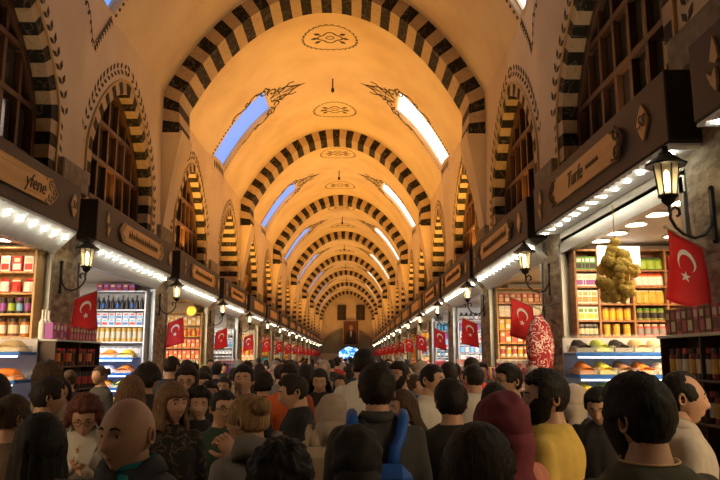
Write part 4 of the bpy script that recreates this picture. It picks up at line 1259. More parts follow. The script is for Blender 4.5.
ARMS = dict(down=[(.215, .02, 1.13), (.225, -.06, .89)], out=[(.25, .02, 1.14), (.27, -.1, .92)], phone=[(.205, -.06, 1.17), (.06, -.27, 1.37)], phone2=[(.205, -.06, 1.17), (.03, -.29, 1.31)],
            fold=[(.215, -.04, 1.15), (.03, -.2, 1.10)], up=[(.2, -.14, 1.2), (.06, -.22, 1.42)], strap=[(.23, -.06, 1.18), (.13, -.17, 1.38)], bag=[(.23, .03, 1.12), (.21, -.14, .98)])
def hand(m, wrist, elbow, s, curl, tw=0):
    """palm, four unequal bent fingers and a thumb leaving the side of the palm"""
    w = vec(wrist); d = (w-vec(elbow)).normalized(); up = Vector((0, 0, 1))
    side = d.cross(Vector((0, 1, 0))); side = side.normalized() if side.length > .2 else Vector((1, 0, 0))
    nrm = side.cross(d).normalized()
    if nrm.dot(Vector((-s, 0, 0))) < 0 and abs(d.z) > .7: nrm = -nrm
    B = lambda a, b, c: w+d*a+side*b+nrm*c
    vs = []
    for a, hw, th in ((-.01, .022, .016), (.02, .034, .015), (.06, .040, .013), (.088, .038, .010)):
        for i in range(10):
            q = 2*pi*i/10; vs.append(tuple(B(a, hw*cos(q), th*sin(q))))
    m.add(vs, [(k*10+i, k*10+(i+1) % 10, (k+1)*10+(i+1) % 10, (k+1)*10+i) for k in range(3) for i in range(10)]+[tuple(range(9, -1, -1)), tuple(30+i for i in range(10))])
    for k, (b, L) in enumerate(((-.03, .064), (-.0105, .076), (.0105, .072), (.03, .058))):
        p = B(.082, b, 0); pts = [p]; ang = 0; rr = [.0092]
        for j, f in enumerate((.45, .32, .23)):
            ang += curl*(.6+.35*j); p = p+(d*cos(ang)-nrm*sin(ang))*L*f; pts.append(p); rr.append((.0086, .0078, .006)[j])
        m.tube(pts, rr, 7); m.sphere(pts[-1], .006, 7, 5)
    t0 = B(.02, -.028*1, -.004); t1 = B(.05, -.052, -.016-curl*.01); t2 = B(.078, -.056, -.03-curl*.02); m.tube([t0, t1, t2], [.013, .0105, .0075], 7); m.sphere(t2, .0075, 7, 5)
def figure(spec):
    """one person: Empty at the feet > body, hair, clothing"""
    g = spec.get; H = g('H', 1.7); s = H/1.72; fem = g('fem', False); w = g('build', 1.)*(.93 if fem else 1.)
    lo = g('lod', 0)                       # 0 near, 1 middle, 2 far
    vox = (.012, .017, .028)[lo]
    t = thing('person', spec['label'], 'person', (0, 0, 0), 0, g('group'))
    S = lambda p: (p[0]*s*w if abs(p[0]) > .1 else p[0]*s, p[1]*s, p[2]*s)
    aL = ARMS[g('armL', 'down')]; aR = ARMS[g('armR', 'down')]
    armpts = []
    for sg, a in ((1, aL), (-1, aR)):
        armpts.append([S((sg*.157, .004, 1.395)), S((sg*a[0][0], a[0][1], a[0][2])), S((sg*a[1][0], a[1][1], a[1][2]))])
    cr = .17 if fem else .18
    torso = [(0, .0, .80, .150, .10), (0, .005, .90, .172, .115), (0, 0, 1.0, .155, .105), (0, -.005, 1.09, .138 if fem else .15, .10), (0, -.01, 1.20, .152, .115), (0, -.008, 1.30, .168, .122), (0, .0, 1.37, .168, .110), (0, .006, 1.41, .155, .092), (0, .010, 1.445, .125, .076), (0, .012, 1.475, .086, .066)]
    neck = [(0, .012, 1.455, .078, .06), (0, .010, 1.50, .060, .058), (0, .002, 1.55, .054, .056), (0, -.003, 1.62, .052, .056)]
    def R(rings, o=0.): return [(c*s, y*s, z*s, (rx+o)*s*w, (ry+o)*s*(w+1)/2) for c, y, z, rx, ry in rings]
    b = MB(); loft(b, R(torso)); loft(b, [(c*s, y*s, z*s, rx*s, ry*s) for c, y, z, rx, ry in neck])
    for P in armpts: limb(b, P, [.052*s, .040*s, .026*s])
    legs = []
    for sg in (1, -1):
        L = [(sg*.085*s, .005, .86*s), (sg*.095*s, -.01, .48*s), (sg*.10*s, .025, .09*s)]; legs.append(L)
        limb(b, L, [.085*s, .055*s, .036*s]); limb(b, [(sg*.10*s, .03, .05), (sg*.115*s, -.12, .035)], [.036, .03])
    body = remeshed(b, vox)
    m = MB(); merge_mesh(m, body)
    for (sg, P) in zip((1, -1), armpts):
        if lo < 2: hand(m, P[2], P[1], sg, g('curl', .55))
        else: m.sphere(vec(P[2])+(vec(P[2])-vec(P[1])).normalized()*.07, .045, 6, 5)
    # head
    hy, hp, hr = g('turn', 0.), g('nod', 0.), g('tilt', 0.)
    hs = g('hs', 1.)*(.96 if fem else 1.)*(.5+.5*s)
    HC = Vector((0, -.018*s, H-.119*hs))
    piv = Vector((0, .01, H-.22*hs))
    Mx = Matrix.Translation(piv) @ Matrix.Rotation(hy, 4, 'Z') @ Matrix.Rotation(hp, 4, 'X') @ Matrix.Rotation(hr, 4, 'Y') @ Matrix.Translation(HC-piv) @ Matrix.Scale(hs, 4)
    head_geo(m, Mx, ((52, 40), (32, 24), (18, 14))[lo])
    tone = g('skin', .8)
    m.build('body', [skin(tone), EYEW, IRIS, LIP, BROW], t, smooth=True, fixn=False)
    hc = g('haircol', 'black'); hm = hairmat(hc, HAIR[hc]); st = g('hair', 'short'); sd = g('seed', 1)
    nu, nv = ((56, 40), (36, 26), (20, 15))[lo]
    fr = g('front', .52)
    if st in ('short', 'curly', 'bob', 'long', 'bun', 'crop', 'reced'):
        base = dict(short=.019, curly=.024, bob=.017, long=.015, bun=.010, crop=.009, reced=.012)[st]; nap = dict(bun=-.35, crop=-.5).get(st, -.55)
        def fn(u):
            k = hair_mask(u, fr if st != 'reced' else .72+.25*sm((abs(u[0])-.15)/.3), nap, sd)
            tp = sm((u[2]+.15)/.75)
            v = base*((.42+.58*tp) if st in ('short', 'crop', 'reced') else 1)
            if st == 'short': v += g('quiff', .006)*sm((u[2]-.3)/.4)*sm(.3-u[1])
            if st == 'curly': v += .016*nz(u, 4.5, sd)+.010*nz(u, 9, sd*2)+.008
            else: v += .004*nz((u[0]*3, u[1]*3, u[2]), 4., sd)+.0028*nz((u[0]*9, u[1]*9, u[2]*3), 2., sd+5)*(2 if st == 'short' else 1.3)
            return -.012*(1-k)+v*k
        shell('hair', fn, hm, t, Mx, nu, nv)
    if st == 'bob': curtain('hair_length', hm, t, Mx, .03, -.15, 2.05, 2.15, Vector((.088, .108)), Vector((.098, .105)), .03, sd)
    if st == 'long': curtain('hair_length', hm, t, Mx, .04, -g('hl', .42), 1.85, 1.25, Vector((.086, .108)), Vector((.15, .12)), .035, sd, flare=.055)
    if st == 'curly' and g('hl'): curtain('hair_length', hm, t, Mx, .02, -g('hl'), 2.0, 1.9, Vector((.095, .11)), Vector((.12, .115)), .04, sd, wav=.014)
    if st == 'bun':
        bm = MB(); bm.M = Mx; pb = g('bunpos', (0, .115, .05)); bm.sphere(pb, .042, 14, 10, sc=(1.1, .9, 1))
        bm.v = [tuple(Vector(v)*(1)+Vector((nz(v, 60, sd)*.006, nz(v, 50, sd+3)*.006, nz(v, 55, 9)*.006))) for v in bm.v]; bm.build('bun', hm, t, smooth=True)
    if g('beard'):
        bt = g('beard')
        def fb(u):
            x, y, z = u; ax = abs(x)
            top = -.36+.42*sm((ax-.25)/.5)             # edge climbs from the moustache to the sideburns
            k = sm((top-z)/.07+.5)*sm((.12-y)/.16)
            k *= 1-.98*sm(1.25-((z+.56)/.06)**2-(x/.21)**2)          # lips stay free
            return -.008*(1-k)+(bt*(.55+.45*sm((-.5-z)/.3))+.0015*nz(u, 25, sd))*k
        shell('beard', fb, hm, t, Mx, nu, nv)
    if st in ('hijab',):
        hmn = g('scarf')
        def fh(u):
            x, y, z = u
            r = sqrt((x/.62)**2+((z+.08)/.72)**2)
            k = sm((r-.95)/.12) if y < 0 else 1.
            f = .004*sin(9*z+6*x+sd)+.008*nz(u, 3, sd)
            return -.014*(1-k)+(.026+f+.012*max(0, y))*k
        hj = shell('headscarf', fh, hmn, t, Mx, nu, nv)
        d = MB(); rings = []
        HH = HC.z; n = 28; vs = []
        for k, (z, rx, ry, cy) in enumerate([(HH-.02, .07, .085, .03), (HH-.06, .088, .105, .02), (HH-.1, .084, .10, .012), (HH-.15, .088, .098, .005), (HH-.2, .125, .118, .0), (HH-.25, .178, .145, .0), (HH-.31, .205, .168, .0), (HH-.37, .21, .178, .0)]):
            for i in range(n):
                a = 2*pi*i/n; f = 1+.05*sin(a*5+k*.8+sd)+.03*sin(a*11+k)
                vs.append((rx*cos(a)*f, cy+ry*sin(a)*f, z-(.04*sin(a*2+1) if k == 7 else 0)))
        d.add(vs, [(k*n+i, k*n+(i+1) % n, (k+1)*n+(i+1) % n, (k+1)*n+i) for k in range(7) for i in range(n)]+[tuple(range(n)), tuple(7*n+i for i in range(n))])
        d.build('scarf_drape', hmn, t, smooth=True)
    # clothing
    top = spec['top']; o_ = .014
    c = MB(); loft(c, R([(0, .004, .72 if g('longtop') else .84, .185, .128)]+torso[1:], o_)+[(0, .012*s, 1.492*s, .078*s, .064*s)])
    slv = g('sleeve', 'short')
    for P in armpts:
        if slv == 'long': limb(c, P, [.062*s, .050*s, .038*s])
        elif slv == 'short':
            e = vec(P[0]).lerp(vec(P[1]), .78); limb(c, [P[0], e], [.062*s, .056*s])
        else: limb(c, [P[0], vec(P[0]).lerp(vec(P[1]), .1)], [.06*s, .055*s])
    sdd = g('seed', 1)*3.1
    def fold(p): return .010*nz((p.x*1.2, p.y, p.z*.7), 9., sdd)+.006*nz((p.x*3, p.y, p.z*.8), 9., sdd+4)
    sh = remeshed(c, vox*1.1, 5, fold if lo < 2 else None)
    sh.materials.append(top)
    for p in sh.polygons: p.use_smooth = True
    put(g('topname', 'shirt'), sh, t)
    if g('collar'):
        cl = MB(); n = 22; vs = []
        for (z, r, ry) in ((1.470, .080, .068), (1.512, .068, .062), (1.518, .070, .064), (1.500, .086, .076), (1.468, .100, .086)):
            for i in range(n+1):
                q = i/n*2-1; a = pi/2+q*(pi-.16); fr_ = sm((abs(q)-.62)/.38)
                out = (r > .08)
                cs = g('collar_s', 1.); vs.append((cs*r*s*cos(a)*(1+.1*fr_*out), (.012+cs*ry*sin(a)*(1+.12*fr_))*s, (z+(cs-1)*.06-.035*fr_-.03*fr_*out)*s))
        L = n+1; cl.add(vs, [(k*L+i, k*L+i+1, ((k+1) % 5)*L+i+1, ((k+1) % 5)*L+i) for k in range(5) for i in range(n)]+[(0, L, 2*L, 3*L, 4*L), tuple(k*L+n for k in range(4, -1, -1))])
        cl.build('collar', g('collar') if not isinstance(g('collar'), bool) else top, t, smooth=True)
    if g('hood'):
        hd = MB(); n = 24; vs = []
        for (z, rx, ry, cy) in ((1.44, .13, .10, .05), (1.50, .135, .11, .055), (1.545, .115, .10, .05), (1.55, .09, .08, .04), (1.51, .075, .07, .02)):
            for i in range(n):
                a = 2*pi*i/n; vs.append((rx*s*cos(a), (cy+ry*sin(a)*(1 if sin(a) > 0 else .8))*s, (z+.012*sin(a*3))*s-(.035 if sin(a) < -.2 else 0)))
        hd.add(vs, [(k*n+i, k*n+(i+1) % n, ((k+1) % 5)*n+(i+1) % n, ((k+1) % 5)*n+i) for k in range(5) for i in range(n)])
        hd.build('hood', top, t, smooth=True)
    if g('scarfneck'):
        hd = MB(); 
        for q in range(3): hd.tube([(.070*s*(1+.03*q)*cos(a), (.008+.066*sin(a)*(1+.04*q))*s, (1.480+.017*q)*s+.008*sin(a*2+q)-.012*(sin(a) < 0)) for a in [2*pi*k/24 for k in range(24)]], .012, 8, closed=True)
        hd.tube([(.02, -.1*s, 1.48*s), (.03, -.13*s, 1.38*s), (.02, -.135*s, 1.25*s)], [.016, .026, .03], 8)
        hd.build('neck_scarf', g('scarfneck'), t, smooth=True)
    if g('necklace'):
        nk = MB(); nk.tube([(.084*s*cos(a), (.010+.07*sin(a))*s, (1.497-.006*sin(a))*s) for a in [2*pi*k/24 for k in range(24)]], .0028, 5, closed=True); nk.build('necklace', GOLD_PAINT, t)
    if g('glasses'):
        gl = MB(); gl.M = Mx
        gy, gz = (-.102, .004) if g('glasses') != 'up' else (-.075, .088)
        for sg in (-1, 1):
            gl.tube([(sg*.03+.021*cos(a), gy, gz+.016*sin(a)) for a in [2*pi*k/14 for k in range(14)]], .0018, 5, closed=True)
            gl.tube([(sg*.05, gy, gz+.005), (sg*.074, gy+.03, gz+.005), (sg*.080, .01, gz)], .0018, 5)
        gl.tube([(-.01, gy, gz+.004), (0, gy-.003, gz+.007), (.01, gy, gz+.004)], .0018, 5)
        gl.build('glasses', mat('dark_frames', (.02, .015, .012), .3, var=0), t)
    bt_ = g('bottom', mat('dark_trousers', (.03, .03, .04), .8, bump=.2))
    c = MB(); loft(c, R(torso[:3], .004)[:3])
    for L in legs: limb(c, L, [.090*s, .070*s, .052*s])
    sh = remeshed(c, vox*1.3, 4); sh.materials.append(bt_)
    for p in sh.polygons: p.use_smooth = True
    put('trousers', sh, t)
    f = MB()
    for sg in (1, -1):
        P = [(sg*.10*s, .055, .045), (sg*.105*s, -.02, .05), (sg*.113*s, -.1, .04), (sg*.118*s, -.17, .032)]
        f.tube(P, [.040, .046, .043, .026], 10); f.v = [(x, y, max(0.0, z)) for x, y, z in f.v]
        f.build('shoe', mat('dark_shoe', (.03, .022, .018), .5), t, smooth=True); f = MB()
    return t
def spot(px, top, D, H=None):
    """stand a figure so that its crown projects to (px, top) at distance D"""
    p = at_y(px, top, D); return p.x, D, p.z
def cloth(name, c, r=.85, bump=.3): return mat('cloth_'+name, c, r, bump=bump*.3, bscale=300, var=.12, scale=25)
DKG = cloth('charcoal', (.045, .045, .042)); BLK = cloth('black', (.014, .013, .013)); WHT = cloth('white', (.62, .58, .52)); GRY = cloth('grey_marl', (.2, .18, .165), bump=.6)
NAVY = cloth('navy', (.02, .025, .05)); OLV = cloth('olive', (.05, .05, .03)); YEL = cloth('mustard', (.6, .42, .09)); ORG = cloth('orange', (.65, .12, .03)); PNK = cloth('salmon', (.5, .19, .14))
DEN = cloth('dark_denim', (.05, .055, .065), bump=.6); TEAL = cloth('teal', (.01, .22, .24)); MAR = cloth('maroon', (.16, .025, .04)); SAND = cloth('sand', (.38, .3, .2)); GRN = cloth('deep_green', (.02, .05, .03)); LGR = cloth('light_grey', (.4, .36, .31)); REDC = cloth('red', (.4, .03, .02)); BRN = cloth('brown', (.12, .07, .04)); BLU = cloth('blue', (.03, .07, .2))
HGRY = cloth('warm_grey_scarf', (.36, .29, .23))
STRI = ramp_mat('black_white_stripes', 'Wave', [(0, (.015, .015, .015)), (.55, (.02, .02, .02)), (.62, (.45, .4, .35)), (1, (.45, .4, .35))], rough=.8, scale=(.001, .001, 1), tscale=18)
STRI.node_tree.nodes[[n.name for n in STRI.node_tree.nodes if n.type == 'TEX_WAVE'][0]].bands_direction = 'Z'
LEOP = ramp_mat('leopard_scarf', 'Voronoi', [(0, (.02, .014, .01)), (.35, (.05, .03, .02)), (.42, (.5, .42, .33)), (1, (.6, .5, .4))], rough=.8, tscale=42)
BWD = ramp_mat('black_white_blotches', 'Noise', [(.4, (.02, .02, .02)), (.47, (.02, .02, .02)), (.52, (.5, .46, .4)), (1, (.5, .46, .4))], rough=.8, tscale=28)
LACE = ramp_mat('black_top_gold_swirls', 'Noise', [(0, (.012, .011, .01)), (.56, (.012, .011, .01)), (.59, (.2, .13, .06)), (.63, (.012, .011, .01)), (1, (.012, .011, .01))], rough=.8, tscale=16, dist=1.5)
def at(spec):
    x, y, H = spot(*spec.pop('at')); H -= spec.pop('hairtop', .02)
    spec['H'] = H; rz = spec.pop('rz', 0.)
    o = figure(spec); o.location = (x, y, 0); o.rotation_euler = (0, 0, rz); 
    return o
B_ = pi  # facing away
PEOPLE = [
 dict(at=(41, 410, 2.75), fem=True, hair='long', hl=.5, hs=1.12, haircol='black', top=BRN, rz=B_+.15, seed=3, label='person seen from behind with very long straight black hair at bottom left'),
 dict(at=(11, 391, 3.35), fem=True, hair='bun', haircol='brown', top=BRN, rz=B_-.5, seed=4, label='person with pinned-up brown hair at the left edge behind the long black hair'),
 dict(at=(-4, 372, 3.9), hair='short', haircol='dark', top=BLK, rz=B_+.8, seed=5, lod=1, label='dark-haired person cut off by the left edge of the photo'),
 dict(at=(50, 361, 5.3), fem=True, hair='curly', haircol='brown', hl=.12, top=SAND, rz=B_+1.2, seed=6, lod=1, label='person with curly brown hair before the sweets shop on the left'),
 dict(at=(47, 376, 4.5), hair='short', haircol='dark', top=STRI, rz=B_-.9, seed=7, skin=.75, label='short dark-haired person in a black and white striped top'),
 dict(at=(87, 389, 4.1), fem=True, hair='curly', haircol='red', hl=.06, top=WHT, collar=True, sleeve='long', armL='phone', armR='phone2', glasses=True, nod=.42, rz=.28, seed=8, curl=.9, label='person in a white shirt with red-brown curly hair looking down at a phone'),
 dict(at=(131, 373, 4.6), fem=True, hair='long', hl=.3, haircol='light', top=SAND, rz=B_, seed=9, lod=1, label='person seen from behind with straight light brown hair, behind the bald man'),
 dict(at=(147, 363, 5.95), hair='curly', haircol='dark', top=BLK, rz=B_-.4, seed=10, lod=1, label='dark curly-haired person in black between the brown-haired and the bobbed heads'),
 dict(at=(134, 397, 2.3), hair='none', hairtop=0., top=DEN, sleeve='long', collar=True, scarfneck=TEAL, topname='jacket', turn=-.28, rz=-.12, seed=11, build=1.16, collar_s=1.22, skin=.85, beard=None, label='bald older person in a dark denim jacket and teal scarf'),
 dict(at=(170, 379, 3.9), fem=True, hair='bob', haircol='light', front=.3, top=LACE, rz=.35, turn=.45, seed=12, label='person with a light brown bob and fringe in a black top with gold swirls'),
 dict(at=(188, 364, 5.3), hair='short', haircol='dark', top=BLK, glasses=True, beard=.005, rz=.1, seed=13, lod=0, skin=.75, label='dark-haired person with glasses and moustache behind the bob-haired head'),
 dict(at=(198, 386, 4.95), fem=True, hair='curly', haircol='black', top=BLK, rz=.1, turn=.25, seed=14, skin=.8, label='person in black with short curly black hair facing the camera'),
 dict(at=(204, 371, 7.), hair='short', haircol='dark', top=DKG, rz=.2, seed=15, lod=1, label='small dark-haired head above the curly-haired person in black'),
 dict(at=(209, 379, 6.1), fem=True, hair='long', hl=.3, haircol='dark', top=BLK, rz=.5, seed=16, lod=1, label='person with long dark hair behind the smiling person with glasses'),
 dict(at=(225, 375, 7.6), hair='crop', haircol='dark', top=NAVY, rz=-.1, seed=17, lod=1, label='small round face above the smiling person with glasses'),
 dict(at=(223, 387, 4.3), fem=True, hair='bun', haircol='dark', top=GRN, sleeve='long', glasses=True, rz=.25, turn=.2, seed=18, skin=.88, label='smiling person with glasses and tied-back dark hair in dark green'),
 dict(at=(252, 390, 3.05), fem=True, hair='bun', haircol='blonde', bunpos=(.02, .10, .07), top=GRY, hood=True, sleeve='long', topname='hoodie', armL='down', armR='up', rz=B_+.75, turn=.3, seed=19, curl=1.1, label='person with a messy blonde bun and grey hoodie turned away'),
 dict(at=(244, 364, 5.75), hair='short', haircol='black', top=BLK, rz=0., nod=-.15, seed=20, skin=.85, label='short dark-haired person looking up above the blonde bun'),
 dict(at=(263, 371, 6.9), fem=True, hair='curly', haircol='dark', top=BRN, rz=B_, seed=21, lod=1, label='dark curly head just right of the one looking up'),
 dict(at=(281, 427, 2.2), fem=True, hair='curly', haircol='black', top=BLK, nod=.5, rz=0.1, seed=22, hs=1.02, front=.45, label='person with a big mass of curly black hair, head bowed, bottom centre-left'),
 dict(at=(290, 361, 6.3), hair='short', haircol='dark', top=ORG, rz=.3, nod=.2, turn=-.3, seed=23, lod=1, label='dark-haired person in an orange shirt'),
 dict(at=(299, 371, 4.9), hair='short', haircol='dark', top=BLK, rz=-1.35, nod=.2, seed=24, skin=.85, armL='fold', armR='fold', label='person in a black T-shirt standing in profile facing left'),
 dict(at=(320, 366, 6.9), fem=True, hair='long', hl=.2, haircol='dark', top=BLK, rz=0., nod=.25, seed=25, lod=1, label='person with parted dark hair facing the camera left of the grey headscarf'),
 dict(at=(332, 391, 4.1), fem=True, hair='hijab', scarf=HGRY, hairtop=.03, top=SAND, sleeve='long', longtop=True, rz=B_-.1, seed=26, label='person in a warm grey headscarf seen from behind'),
 dict(at=(364, 348, 5.85), hair='short', haircol='black', top=WHT, rz=B_, seed=27, build=1.15, hs=1., label='tall person in a white shirt standing behind the blue-strapped backpack'),
 dict(at=(377, 362, 3.35), hair='short', haircol='dark', top=DKG, sleeve='long', collar=True, rz=B_, seed=28, build=1.05, skin=.85, label='person from behind in a charcoal shirt wearing a blue backpack'),
 dict(at=(357, 422, 2.6), hair='hijab', fem=True, scarf=BLK, hairtop=.03, top=BLK, sleeve='long', rz=B_, seed=29, label='person in a plain black head covering seen from behind at bottom centre'),
 dict(at=(400, 360, 6.25), hair='short', haircol='dark', top=BLU, beard=.008, rz=-.6, seed=30, lod=1, label='bearded person in dark blue right of the charcoal shirt'),
 dict(at=(413, 373, 6.9), fem=True, hair='long', hl=.2, haircol='brown', top=BRN, rz=1., seed=31, lod=1, label='brown-haired person looking right behind the person in white'),
 dict(at=(408, 386, 4.9), fem=True, hair='long', hl=.25, haircol='brown', top=BWD, rz=-1.2, nod=.2, seed=32, label='person with long brown hair in a black and white patterned top'),
 dict(at=(430, 362, 5.4), hair='crop', haircol='black', top=WHT, rz=.95, seed=33, skin=.85, label='person in a white T-shirt with cropped black hair looking right'),
 dict(at=(449, 361, 7.2), hair='short', haircol='dark', top=GRY, rz=B_, seed=34, lod=1, label='dark head from behind between the two people in white T-shirts'),
 dict(at=(451, 377, 3.75), hair='short', haircol='black', top=BLK, rz=B_, seed=35, build=1.05, label='person from behind in a black T-shirt with thick straight black hair'),
 dict(at=(474, 362, 5.85), hair='crop', haircol='dark', top=WHT, rz=B_+.35, seed=36, label='person from behind in a white T-shirt near the yellow shelves'),
 dict(at=(510, 362, 5.1), hair='short', haircol='black', top=BLK, glasses=True, rz=B_+1.9, seed=37, skin=.7, label='person in black with glasses in profile beside the yellow shelves'),
 dict(at=(494, 380, 4.5), fem=True, hair='long', hl=.2, haircol='black', top=BLK, rz=B_-.3, seed=38, lod=1, label='dark-haired person just above the maroon headscarf'),
 dict(at=(503, 388, 2.7), fem=True, hair='hijab', scarf=MAR, hairtop=.03, top=PNK, sleeve='long', rz=B_+.5, seed=39, label='person in a maroon headscarf and salmon top'),
 dict(at=(474, 418, 1.8), fem=True, hair='long', hl=.4, haircol='dark', top=BLK, rz=B_-.75, seed=40, label='person with long dark hair and a silver clip at the bottom edge'),
 dict(at=(548, 367, 3.2), hair='short', haircol='black', top=YEL, beard=.009, glasses='up', rz=B_+1.1, turn=.55, seed=41, build=1.18, skin=.8, label='bearded person in a mustard yellow T-shirt with sunglasses on the head'),
 dict(at=(574, 382, 5.35), fem=True, hair='hijab', scarf=LEOP, hairtop=.03, top=BLK, sleeve='long', rz=B_-.4, seed=42, lod=1, label='person in a leopard-spotted headscarf'),
 dict(at=(599, 382, 4.5), hair='short', haircol='black', top=BLK, rz=-.5, nod=.35, seed=43, skin=.75, label='person in black looking down in front of the spice case'),
 dict(at=(641, 370, 1.98), hair='short', haircol='black', top=OLV, beard=.008, rz=B_+.25, turn=.25, seed=44, build=1.1, necklace=True, skin=.8, label='largest foreground head from behind, in a dark olive T-shirt'),
 dict(at=(676, 368, 3.25), hair='reced', haircol='black', top=LGR, collar=True, sleeve='long', rz=1.35, seed=45, skin=.8, label='person with receding hair and pale shirt in profile facing right'),
]
near_pos = []
for sp in PEOPLE:
    o = at(sp); near_pos.append((o.location.x, o.location.y))

# the things people carry
t = thing('smartphone', 'white smartphone held by the person in the white shirt', 'phone')
ph = [o for o in COL.objects if o.get('label', '').startswith('person in a white shirt with red-brown')][0]
s_ = 1.5/1.72
a_ = ph.rotation_euler.z; lx, ly = .045, -.40
t.location = (ph.location.x+lx*cos(a_)-ly*sin(a_), ph.location.y+lx*sin(a_)+ly*cos(a_), 1.275); t.rotation_euler = (-.75, .35, a_)
m = MB(); m.box(-.036, -.005, -.07, .036, .005, .07, bev=.004); m.build('case', WHT, t)
m = MB(); m.box(-.032, .005, -.062, .032, .0062, .062); m.build('screen', mat('phone_screen', (.02, .02, .03), .1, var=0), t)
def backpack(host_label, label, col, strapcol, zt, w=.28, h=.42, strapz=1.5):
    ho = [o for o in COL.objects if o.get('label', '') == host_label][0]
    t = thing('backpack', label, 'backpack', ho.location, ho.rotation_euler.z)
    m = MB(); m.box(-w/2, .165, zt-h, w/2, .165+.15, zt, bev=.045); m.build('bag', col, t, smooth=False)
    m = MB(); m.box(-w/2+.03, .30, zt-h+.03, w/2-.03, .34, zt-h*.5, bev=.02); m.build('front_pocket', col, t)
    for sg in (1, -1):
        m = MB(); P = [(sg*.06, .17, zt-.03), (sg*.075, .150, zt+.06), (sg*.10, .125, strapz-.08), (sg*.115, .085, strapz-.01), (sg*.118, .02, strapz+.015), (sg*.12, -.05, strapz-.02), (sg*.125, -.13, strapz-.12), (sg*.13, -.15, strapz-.3)]
        m.tube(P, .026, 8)
        m.build('shoulder_strap', strapcol, t, smooth=True)
    return t
BLUB = mat('bright_blue_nylon', (.005, .09, .45), .55, bump=.3, bscale=120)
backpack('person from behind in a charcoal shirt wearing a blue backpack', 'bright blue backpack with wide shoulder straps on the charcoal shirt', BLUB, BLUB, 1.30, strapz=1.48)
backpack('person in a warm grey headscarf seen from behind', 'sand-coloured backpack worn below the warm grey headscarf', SAND, SAND, 1.28, strapz=1.34)
for (lb, px, py, D, lab) in ((None, 490, 455, 1.8, 'small silver hair clip in the long dark hair at the bottom edge'),):
    p = at_y(px, py, D); t = thing('hair_clip', lab, 'hair clip', p)
    m = MB(); m.tube([(-.012, 0, -.02), (0, -.006, 0), (.012, 0, .02)], .004, 6); m.build('bar', STEEL, t)

# the crowd further down the hall: a few builds copied with other clothes
protos = []
PS = [dict(hair='short', haircol='dark', top=BLK), dict(hair='short', haircol='black', top=DKG, rz=1), dict(fem=True, hair='long', hl=.3, haircol='dark', top=BRN), dict(fem=True, hair='hijab', scarf=BLK, top=BLK, sleeve='long'),
      dict(hair='crop', haircol='dark', top=WHT), dict(fem=True, hair='bun', haircol='brown', top=NAVY, sleeve='long'), dict(hair='short', haircol='grey', top=LGR, sleeve='long', collar=True), dict(fem=True, hair='hijab', scarf=HGRY, top=SAND, sleeve='long')]
desc = ['in a %s shirt with short dark hair', 'in a %s top with short black hair', 'with long dark hair and a %s top', 'in a black headscarf and %s clothes', 'with cropped hair and a %s shirt', 'with a brown bun and a %s top', 'with grey hair and a %s shirt', 'in a grey headscarf and %s clothes']
cols = [('black', BLK), ('charcoal', DKG), ('white', WHT), ('navy', NAVY), ('brown', BRN), ('red', REDC), ('sand', SAND), ('grey', GRY), ('green', GRN), ('blue', BLU)]
for k, p in enumerate(PS):
    p.update(H=1.68, lod=2, label='x', seed=50+k); p.pop('rz', None); o = figure(p); protos.append([o, tree_of(o), False])
rnd = random.Random(11)
placed = list(near_pos)
cnt = 0; tries = 0
while cnt < 150 and tries < 9000:
    tries += 1
    y = 6.2+rnd.random()**1.5*48 if cnt < 110 else 6.2+rnd.random()*20
    x = rnd.uniform(XL+.75, XR-.75)
    if any((x-a)**2+(y-b)**2 < (.5+.01*y)**2 for a, b in placed): continue
    placed.append((x, y)); k = rnd.randrange(8); cn, cmx = cols[rnd.choice((0, 0, 1, 1, 2, 3, 4, 5, 6, 7, 8, 9))]
    lab = 'person '+desc[k] % cn+(' in the crowd nearer the camera' if y < 12 else (' in the middle of the crowd' if y < 22 else ' far down the hall'))
    pr = protos[k]
    if not pr[2]: o = pr[0]; pr[2] = True
    else: o = dup(pr[0], tree=pr[1])
    H = rnd.uniform(1.52, 1.70) if PS[k].get('fem') else rnd.uniform(1.60, 1.78)
    o.location = (x, y, 0); o.rotation_euler = (0, 0, rnd.choice((0, 0, pi, pi, pi))+rnd.uniform(-.6, .6)); f = H/1.68; o.scale = (f, f, f); o['label'] = lab; o['group'] = lab.replace('person ', 'people ')
    for ch in o.children:
        if ch.name.startswith('shirt'):
            ch.material_slots[0].link = 'OBJECT'; ch.material_slots[0].material = cmx
    cnt += 1
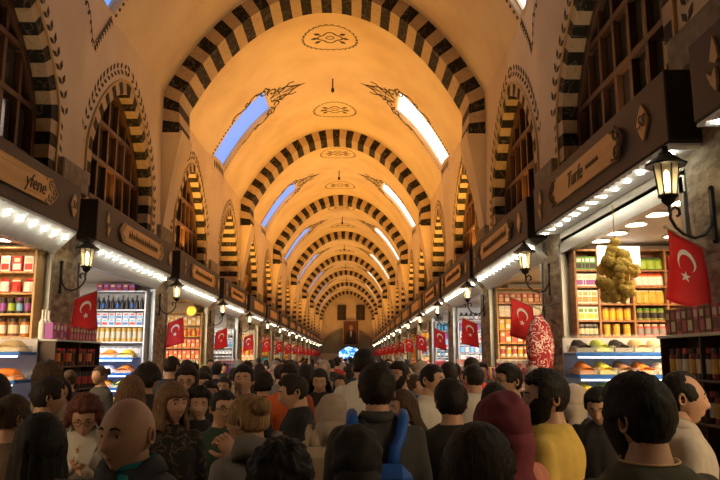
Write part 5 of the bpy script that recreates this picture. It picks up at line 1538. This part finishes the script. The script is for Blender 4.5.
# ------------------------------------------------------------ light
world = bpy.data.worlds.new('world'); SC.world = world; world.use_nodes = True
world.node_tree.nodes['Background'].inputs['Color'].default_value = (.3, .35, .5, 1)
world.node_tree.nodes['Background'].inputs['Strength'].default_value = .02
def area(name, loc, target, size, power, col, spread=pi):
    l = bpy.data.lights.new(name, 'AREA'); l.energy = power; l.color = col; l.shape = 'RECTANGLE'; l.size = size[0]; l.size_y = size[1]; l.spread = spread
    o = bpy.data.objects.new(name, l); COL.objects.link(o); o.location = loc
    d = Vector(target)-Vector(loc); o.rotation_euler = d.to_track_quat('-Z', 'Y').to_euler(); return o
AMB = (1., .49, .085)
def bay_lights():
    for k, c in enumerate(LC):
        if c > 86: continue
        for s in (-1, 1):
            x = XL+.25 if s < 0 else XR-.25
            p = 112 if c > 14 else (26 if c > 9 else 10)
            if c > 35: p *= .75
            if c > 55: p *= .75
            area('uplight', (x, c, 4.12), (XC-s*.3, c+.8, CROWN), (.25, 1.2), p, AMB if c > 9 else (1., .72, .42), spread=2.6)
bay_lights()
WARM = (1., .68, .36)
for (side, i), (y0, y1) in shops.items():
    if y0 > 62: continue
    n = i < 6
    colr = {(-1, 2): (1., .93, .9), (1, 3): (1., .92, .85), (1, 4): (1., .93, .88), (-1, 4): (1., .9, .8)}.get((side, i), WARM)
    o = area('shop_light', (SX(side, -.9), (y0+y1)/2-.3, 3.19), (SX(side, -.7), (y0+y1)/2+.9, 1.6), (1.4, 2.6), 170 if n else 70, colr, spread=2.2)
    if n:
        o = area('sign_light', (SX(side, .2), (y0+y1)/2, 3.33), (SX(side, .6), (y0+y1)/2, 0), (3.4, .15), 7 if i < 3 else 8, (1., .74, .46))
        if i < 5: area('valance_fill', (SX(side, .30), (y0+y1)/2, 3.2 if side < 0 else 3.28), (SX(side, .12), (y0+y1)/2, 3.42), (3.6, .04), 1.6 if side < 0 else 1.1, (1., .93, .72), spread=2.8)  # added area light that brightens the valance panel; no lamp is built for it
SC.view_settings.view_transform = 'Standard'; SC.view_settings.look = 'None'; SC.view_settings.gamma = 1; SC.view_settings.use_curve_mapping = False
SC.view_settings.exposure = 0.
SC.cycles.max_bounces = 5; SC.cycles.diffuse_bounces = 3; SC.cycles.glossy_bounces = 2; SC.cycles.transmission_bounces = 3; SC.cycles.transparent_max_bounces = 6
SC.cycles.use_denoising = True
SC.cycles.sample_clamp_indirect = 6
SC.cycles.caustics_reflective = False; SC.cycles.caustics_refractive = False
